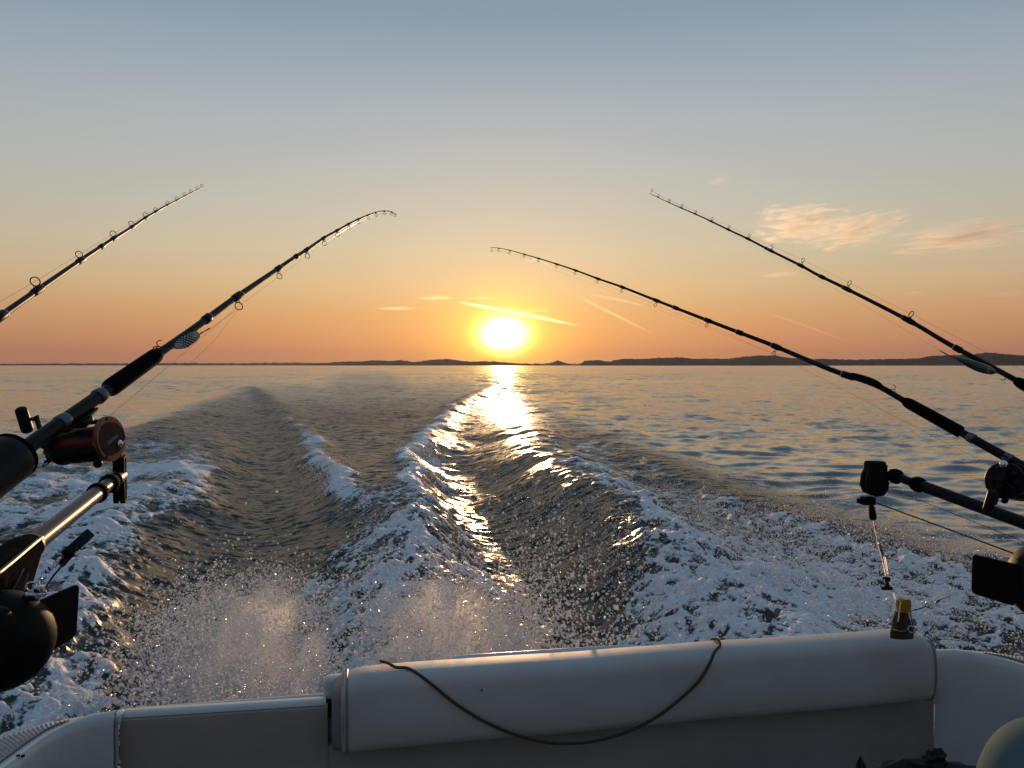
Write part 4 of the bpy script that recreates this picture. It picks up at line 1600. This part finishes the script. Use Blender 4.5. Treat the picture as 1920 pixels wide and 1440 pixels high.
obj('glint_ridge', mb, M['black'], drL)  # thin strip added to catch an orange line of sun
mb = MB()
mb.tube([a + u * .030, a + u * .034, a + u * .046, a + u * .05], [.018, .0225, .0215, .018], 28)
obj('boom_clamp', mb, M['black'], drL)
mb = MB()
for (px, py) in ((40, 1060),):
    mb.ring(at(px, py, 1.22), (EYE - at(px, py, 1.22)).normalized(), .0055, .0012, 20, 6, squash=.6)
obj('pivot_bolt', mb, M['edge'], drL)
for (px, py) in ((8, 1098), (10, 1110), (12, 1140), (30, 1092)):
    mb = MB()
    pb = at(px, py, 1.15)
    vb = (EYE - pb).normalized()
    mb.lathe(pb - vb * .004, vb, [(0, .0052), (.006, .0052), (.0075, .0036)], 6)
    obj('bolt', mb, M['edge'], drL)
mb = MB()
mb.tube([at(0, 1150, 1.12), at(16, 1120, 1.13), at(36, 1082, 1.15), at(44, 1066, 1.17)], .0016, 6)
mb.tube([at(18, 1160, 1.12), at(40, 1120, 1.13), at(52, 1076, 1.16)], .0016, 6)
obj('casting_rib', mb, M['edge'], drL)  # ridge lines with copper light put into their colour
mb = MB()
c_ = at(-22, 1196, 1.02)
ax_ = (Vector((1, -.35, .1))).normalized()
mb.lathe(c_, ax_, [(-.08, .040), (-.01, .042), (.012, .040), (.018, .034), (.020, .02), (.021, .002)], 32)
obj('spool_housing', mb, M['rig'], drL)
mb = MB()
mb.box(at(-5, 1156, 1.06), cr * .022, Vector((0, .02, 0)), upz * .004, .002)
obj('brake_lever', mb, M['rig'], drL)
mb = MB()
pp = Vector((a.x - .12, a.y - .14, 0))
mb.tube([Vector((pp.x, pp.y, ZG - .01)), Vector((pp.x, pp.y, ZG + .02)), Vector((pp.x, pp.y, 1.30))], [.05, .03, .028], 20)
obj('pedestal', mb, M['rig'], drL)

# right
a, b = at(1990, 1006, 1.98), at(1668, 889, 2.42)
drR, u = downrigger('black downrigger at right whose boom ends in a pulley head over the wash', a, b, .0170, .0130, (.80, .955), None, Vector((1.88, 1.55, ZG)), True)
mb = MB()
mb.tube([a - u * .3, a], .017, 20)
mb.tube([Vector((1.88, 1.50, ZG - .02)), Vector((1.88, 1.45, 1.2)), a - u * .28], [.05, .03, .025], 20)
obj('pedestal', mb, M['rig'], drR)
hp = at(1640, 897, 2.45)
for off in (-.014, .014):
    out = [(-.020, .046), (.020, .050), (.030, .044), (.030, .006), (.036, -.010), (.034, -.034), (.020, -.052), (-.004, -.056), (-.028, -.046), (-.038, -.022), (-.034, .010), (-.026, .030)]
    mb = MB()
    mb.plate([hp + cr * x + upz * z + Vector((.1, .99, 0)) * off for x, z in out], Vector((.1, .99, 0)) * .010)
    obj('pulley_cheek', mb, M['rig'], drR)
mb = MB()
mb.lathe(hp - upz * .02 - Vector((.1, .99, 0)) * .016, (.1, .99, 0), [(0, .030), (.008, .030), (.012, .022), (.020, .022), (.024, .030), (.032, .030)], 24)
obj('pulley', mb, M['black'], drR)
mb = MB()
mb.box(hp + upz * .030, cr * .028, Vector((0, .018, 0)), upz * .026, .008, 3)
obj('head_cap', mb, M['rig'], drR)
mb = MB()
mb.tube([at(1920, 1016, 1.98), at(1900, 1008, 2.02), at(1662, 913, 2.45)], .0009, 6)
mb.tube([at(1960, 1034, 1.9), at(1920, 1016, 1.98)], .0009, 6)
obj('retrieve_line', mb, M['cable'], drR)
mb = MB()
mb.tube([at(1990, 1072, 1.75), at(1920, 1045, 1.86), at(1780, 993, 2.1), at(1643, 943, 2.43)], .0022, 8)
obj('downrigger_cable', mb, M['cable'], drR)
mb = MB()
mb.box(at(1627, 939, 2.43), cr * .020, Vector((0, .012, 0)), upz * .013, .004)
mb.box(at(1613, 939, 2.43), cr * .008, Vector((0, .008, 0)), upz * .008, .002)
obj('stop_block', mb, M['rig'], drR)

# ------------------------------------------------------------------ line clips and terminal rigging
clipL = thing('line_clip', at(130, 1050, 1.25), 'black line clip with snap swivels on a tight cord at lower left', 'line clip')
mb = MB()
d = 1.25
p, q = at(168, 1000, d + .05), at(124, 1040, d)
dv = (q - p)
sd_ = (EYE - p).normalized().cross(dv).normalized()
nv = sd_.cross(dv).normalized()
mb.box((p + q) / 2, dv * .5, sd_ * .0085, nv * .006, .0012)
obj('clip_body', mb, M['black'], clipL)
mb = MB()
q2 = at(112, 1056, d)
mb.box((p.lerp(q, .75) + q2) / 2 + sd_ * .003, (q2 - p.lerp(q, .75)) * .5, sd_ * .0055, nv * .005, .0012)
mb.tube([p.lerp(q, .2) - sd_ * .004 + nv * .004, at(140, 1042, d) - sd_ * .002, at(124, 1052, d)], .0022, 8)
obj('clip_jaw', mb, M['black'], clipL)
mb = MB()
mb.tube([at(128, 1046, d), at(100, 1080, d - .02), at(78, 1112, d - .05)], .0016, 8)
obj('tether', mb, M['rope'], clipL)
mb = MB()
vw = (EYE - at(100, 1070, d)).normalized()
ch = [(117, 1046), (112, 1051), (107, 1057)]
for (x, y) in ch:
    mb.ring(at(x, y, d), vw, .0026, .0007, 14, 6, squash=.6)
swivel(mb, at(98, 1062, d - .02), at(86, 1074, d - .02), .0042)
mb.ring(at(103, 1059, d - .01), vw, .0042, .0008, 16, 6, squash=.55)
mb.ring(at(82, 1080, d - .03), vw, .0062, .0008, 16, 6, squash=.5)
mb.ring(at(76, 1088, d - .03), vw, .0045, .0009, 16, 6, squash=.6)
obj('snap_swivel', mb, M['steel'], clipL)


def weight(label, c, r, fin, eye_pts):
    wt = thing('downrigger_weight', c, label, 'downrigger weight', 'finned downrigger weights')
    mb = MB()
    mb.ball(c, r, 36, 22)
    body = obj('weight_body', mb, M['ball'], wt)
    mb = MB()
    sd_ = (fin[1] - fin[0]).cross(fin[3] - fin[0]).normalized()
    # rounded corners
    out = []
    for i in range(4):
        p0_, p1_, p2_ = fin[i - 1], fin[i], fin[(i + 1) % 4]
        e1_, e2_ = (p0_ - p1_), (p2_ - p1_)
        rr_ = min(.010, e1_.length * .2, e2_.length * .2)
        for k in range(5):
            f = k / 4
            aa, bb = p1_ + e1_.normalized() * rr_, p1_ + e2_.normalized() * rr_
            out.append(aa * (1 - f) ** 2 + p1_ * 2 * f * (1 - f) + bb * f ** 2)
    mb.plate(out, sd_ * .004)
    obj('fin', mb, M['ball'], wt, angle=30)
    return wt, body


# left weight: ball with a rectangular fin
d = 1.08
cb = at(3, 1201, d)
fin = [at(70, 1128, d + .02), at(147, 1094, d + .10), at(141, 1192, d + .10), at(62, 1240, d + .02)]
wl, body = weight('large black ball weight with a square fin under the left downrigger', cb, 90 / FPX * d, fin, None)
mb = MB()
fv = Vector((_sy, _cy, 0))
mb.ring(cb, (cr * .75 + fv * -.62 + upz * .25).normalized(), 90 / FPX * d * .998, .0018, 48, 6)
obj('seam', mb, M['edge'], body)
mb = MB()
top = at(66, 1112, d)
mb.box(at(62, 1118, d), cr * .010, fv * .006, upz * .006, .002)
mb.box(at(74, 1104, d - .01), cr * .006, fv * .005, upz * .005, .002)
mb.ring(at(58, 1100, d), vw, .0058, .0016, 16, 8)
mb.ring(at(70, 1098, d), vw, .0050, .0014, 16, 8, squash=.6)
mb.ring(at(80, 1112, d), vw, .0042, .0012, 16, 8)
mb.tube([at(44, 1120, d), at(52, 1112, d), at(66, 1110, d), at(80, 1118, d)], .0026, 8)
obj('eye_shackle', mb, M['steel'], wl)

# right weight, mostly beyond the right edge
d = 1.62
cb = at(1972, 1092, d)
fin = [at(1915, 1060, d - .02), at(1823, 1038, d + .02), at(1821, 1112, d + .02), at(1903, 1137, d - .02)]
wr, body = weight('black weight with a square fin cut by the right edge under the right downrigger', cb, 76 / FPX * d, fin, None)
mb = MB()
mb.tube([at(1908, 1053, d), at(1925, 1040, d), at(1960, 1045, d)], .0012, 6)
mb.tube([at(1906, 1050, d), at(1925, 1034, d), at(1960, 1020, d)], .0012, 6)
obj('tether', mb, M['cable'], wr)

# right rigging: sleeve, wire and swivels hanging from the pulley head
rg = thing('release_rig', at(1636, 950, 2.42), 'black wire rig of sleeve and swivel blocks hanging from the right pulley head', 'line rig')
d0, d1 = 2.42, 1.95
dd = lambda y: d0 + (d1 - d0) * (y - 950) / 190
g_ = lambda x, y: at(x, y, dd(y))
mb = MB()
mb.tube([g_(1634, 948), g_(1634, 952), g_(1637, 970), g_(1638.5, 974)], [.004, .010, .011, .005], 14)
obj('sleeve', mb, M['rubber'], rg)
mb = MB()
mb.tube([g_(1637, 974), g_(1641, 994), g_(1646, 1020), g_(1652, 1040), g_(1657, 1060), g_(1661, 1080)], .0011, 6)
obj('wire', mb, M['cable'], rg)
mb = MB()
mb.tube([g_(1639, 982), g_(1641, 990), g_(1643, 996)], [.001, .0034, .001], 8)
mb.tube([g_(1649, 1018), g_(1650, 1022), g_(1655, 1038), g_(1656, 1042)], [.002, .0042, .0036, .001], 10)
vw = (EYE - g_(1660, 1070)).normalized()
mb.tube([g_(1657, 1044), g_(1664, 1077)], .0008, 6)
mb.tube([g_(1660, 1044), g_(1666, 1077)], .0008, 6)
obj('snap', mb, M['wire'], rg)
mb = MB()
mb.box(g_(1662, 1086), cr * .009, fv * .006, upz * .0055, .002)
mb.tube([g_(1661, 1088), g_(1664, 1100)], .0062, 10)
mb.box(g_(1663, 1103), cr * .014, fv * .006, upz * .0042, .002)
mb.ring(g_(1656, 1098), vw, .0062, .0012, 16, 6)
obj('swivel_block', mb, M['rig'], rg)
mb = MB()
mb.tube([g_(1672, 1106), g_(1680, 1130)], .0008, 6)
mb.tube([g_(1675, 1106), g_(1682, 1130)], .0008, 6)
obj('lower_snap', mb, M['wire'], rg)

am = thing('release_clip', at(1692, 1160, 1.95), 'amber topped line release standing behind the right end of the backrest', 'line release')
d = 1.95
mb = MB()
loops = []
for (y, hw, off) in ((1122, 8, 2), (1125, 13, 0), (1134, 14, 0), (1146, 13, 1)):
    c_ = at(1694 + off, y, d)
    loops.append([c_ + cr * math.copysign(abs(math.cos(q)) ** .6, math.cos(q)) * hw * d / FPX + fv * math.sin(q) * .012 for q in [2 * math.pi * k / 20 for k in range(20)]])
mb.loft(loops, caps=True)
obj('amber_cap', mb, M['amber'], am)
mb = MB()
loops = []
for (y, hw, off) in ((1146, 11, 0), (1160, 16, 0), (1176, 19, 1), (1186, 22, 1), (1196, 22, 1)):
    c_ = at(1690 + off, y, d)
    loops.append([c_ + cr * math.cos(q) * hw * d / FPX + fv * math.sin(q) * .013 for q in [2 * math.pi * k / 20 for k in range(20)]])
mb.loft(loops, caps=True)
obj('clip_body', mb, M['smoke'], am)
mb = MB()
mb.tube([at(1689, 1128, d - .014), at(1686, 1150, d - .016), at(1684, 1166, d - .018)], .002, 8)
mb.tube([at(1706, 1148, d - .01), at(1712, 1168, d - .01), at(1713, 1184, d - .01)], .0022, 8)
mb.ring(at(1709, 1180, d - .016), vw, .008, .0016, 18, 8)
mb.ring(at(1707, 1147, d - .012), vw, .0042, .0012, 14, 6)
mb.tube([at(1676, 1180, d - .02), at(1690, 1184, d - .02), at(1702, 1181, d - .02)], .0016, 8)
obj('clip_wire', mb, M['steel'], am)
mb = MB()
mb.tube([at(1710, 1145, d), at(1726, 1141, d), at(1735, 1137, d)], .0014, 6)
for (x, y) in ((1738, 1135), (1747, 1132)):
    mb.ring(at(x, y, d), vw, .0048, .0009, 14, 6, squash=.7)
swivel(mb, at(1754, 1131, d), at(1762, 1125, d), .003)
mb.tube([at(1762, 1125, d), at(1783, 1117, d)], .0007, 6)
obj('snap_swivel', mb, M['wire'], am)
#@END_RIG

# ------------------------------------------------------------------ spray thrown up by the hull
#@SPRAY
md = bpy.data.materials.new('spray_drops')
md.use_nodes = True
t = NT(md.node_tree)
tr = t.n('ShaderNodeBsdfTranslucent')
tr.inputs[0].default_value = (1, 1, 1, 1)
df = t.n('ShaderNodeBsdfDiffuse')
df.inputs[0].default_value = (.85, .87, .9, 1)
gl = t.n('ShaderNodeBsdfGlossy')
gl.inputs['Roughness'].default_value = .15
m1 = t.n('ShaderNodeMixShader')
m1.inputs[0].default_value = .36
t.l(tr.outputs[0], m1.inputs[1])
t.l(df.outputs[0], m1.inputs[2])
m2 = t.n('ShaderNodeMixShader')
m2.inputs[0].default_value = .10
t.l(m1.outputs[0], m2.inputs[1])
t.l(gl.outputs[0], m2.inputs[2])
oo = t.n('ShaderNodeOutputMaterial')
t.l(m2.outputs[0], oo.inputs[0])
OCT = np.array([(1, 0, 0), (-1, 0, 0), (0, 1, 0), (0, -1, 0), (0, 0, 1), (0, 0, -1)], float)
OCF = np.array([(0, 2, 4), (2, 1, 4), (1, 3, 4), (3, 0, 4), (2, 0, 5), (1, 2, 5), (3, 1, 5), (0, 3, 5)])


TET = np.array([(1, 1, 1), (1, -1, -1), (-1, 1, -1), (-1, -1, 1)], float) * .75
TEF = np.array([(0, 2, 1), (0, 1, 3), (0, 3, 2), (1, 2, 3)])


def drops(P_, rad, OCT, OCF):
    n = len(P_)
    Q = rng.normal(size=(n, 4))
    Q /= np.linalg.norm(Q, axis=1)[:, None]
    w_, x, y, z = Q.T
    Rm = np.stack([np.stack([1 - 2 * (y * y + z * z), 2 * (x * y - z * w_), 2 * (x * z + y * w_)], -1),
                   np.stack([2 * (x * y + z * w_), 1 - 2 * (x * x + z * z), 2 * (y * z - x * w_)], -1),
                   np.stack([2 * (x * z - y * w_), 2 * (y * z + x * w_), 1 - 2 * (x * x + y * y)], -1)], 1)
    st = OCT[None] * (rad[:, None, None] * (1 + .5 * rng.random((n, 1, 3))))
    nv, nf_ = len(OCT), len(OCF)
    V = np.einsum('nij,nkj->nki', Rm, st) + P_[:, None]
    F = OCF[None] + (np.arange(n) * nv)[:, None, None]
    me_ = bpy.data.meshes.new('spray')
    me_.vertices.add(n * nv)
    me_.vertices.foreach_set('co', V.astype(np.float32).ravel())
    me_.loops.add(n * nf_ * 3)
    me_.loops.foreach_set('vertex_index', F.astype(np.int32).ravel())
    me_.polygons.add(n * nf_)
    me_.polygons.foreach_set('loop_start', np.arange(0, n * nf_ * 3, 3, dtype=np.int32))
    me_.polygons.foreach_set('use_smooth', np.ones(n * nf_, dtype=bool))
    me_.update()
    me_.materials.append(md)
    return me_


def sheet(n, p0, p1, sx, height, lean, power=1.0):
    """drops over a line p0-p1 on the water, thrown up to `height`"""
    f = rng.random(n) ** power
    x = p0[0] + (p1[0] - p0[0]) * f + rng.normal(size=n) * sx
    y = p0[1] + (p1[1] - p0[1]) * f + rng.normal(size=n) * sx * 1.5
    hmax = height * (1 - f) ** .7 + .05
    z = np.abs(rng.normal(size=n)) * hmax * .5
    x = x + lean * z
    cl = fbm(x * 4 + 9, y * 2 + z * 3, 2)
    keep = cl > rng.normal(size=n) * .35 - .25
    keep &= ~((y < 2.3) & (x > -1.2) & (x < 2.2))
    return np.stack([x, y, z + .02], 1)[keep]


def spray(label, parts, fine=False):
    P_, rad = [], []
    for n, p0, p1, sx, hh, lean, r0, pw in parts:
        q = sheet(n, p0, p1, sx, hh, lean, pw)
        P_.append(q)
        rad.append(np.minimum(r0 * np.exp(rng.normal(size=len(q)) * .60), .0052 if fine else .009))
    P_, rad = np.concatenate(P_), np.concatenate(rad)
    o = bpy.data.objects.new('spray', drops(P_, rad, *((TET, TEF) if fine else (OCT, OCF))))
    COL.objects.link(o)
    return tag(o, label, 'spray', None, 'stuff')


spray('fine spray thrown up just behind the middle of the transom', [
    (100000, (.48, 2.7), (.36, 5.2), .27, .80, .15, .0030, 1.4)], True)
spray('larger glinting drops among the fine spray behind the middle of the transom', [(6000, (.50, 2.8), (.40, 5.2), .34, .88, .2, .0036, 1.4), (500, (.45, 2.8), (.25, 4.8), .34, .85, .1, .0062, 1.2)])
spray('pink spray drifting off the left quarter of the stern', [
    (100000, (-.46, 2.6), (-.85, 5.8), .25, .66, -.1, .0030, 1.3)], True)
spray('larger glinting drops among the pink spray off the left quarter', [(5000, (-.5, 2.8), (-.85, 5.8), .32, .75, -.2, .0036, 1.3), (500, (-.45, 2.8), (-.75, 5.4), .36, .75, -.1, .0060, 1.2)])
spray('scattered drops over the white wash on the right', [
    (52000, (3.3, 3.2), (3.2, 9.0), .85, .55, .1, .0030, 1.2), (14000, (2.6, 5.0), (3.6, 11), .55, .25, .1, .0036, 1.0), (9000, (4.7, 4.6), (4.9, 8.5), .35, .42, .2, .0036, 1.0)], True)
spray('drops flicked off the breaking foam ridges of the wake', [
    (9000, (.2, 5), (.3, 10), .22, .35, 0, .0026, 1.0), (6000, (.7, 9), (1.0, 17), .20, .42, .35, .0042, 1.0), (3000, (-.4, 10), (-.8, 15), .18, .28, 0, .0042, 1.0)])
mist_mat = vol_mat('mist', 3.0, (1, .99, .99), .48, 3.2, (.42, .80))
thin_mist = vol_mat('thin_mist', .30, (1, .97, .95), .62, 3.5, (.42, .72))
for loc, sc_, lab in (((.40, 3.5, .26), (.52, 1.35, .56), 'sunlit mist hanging in the spray behind the middle of the transom'),
                      ((-.56, 3.7, .22), (.46, 1.70, .42), 'pink mist hanging in the spray off the left quarter')
                      ):
    mb = MB()
    mb.ball((0, 0, 0), 1.0, 24, 14)
    o = obj('spray_mist', mb, thin_mist if 'thin' in lab else mist_mat)
    o.location, o.scale = loc, sc_
    tag(o, lab, 'mist', None, 'stuff')
#@END_SPRAY
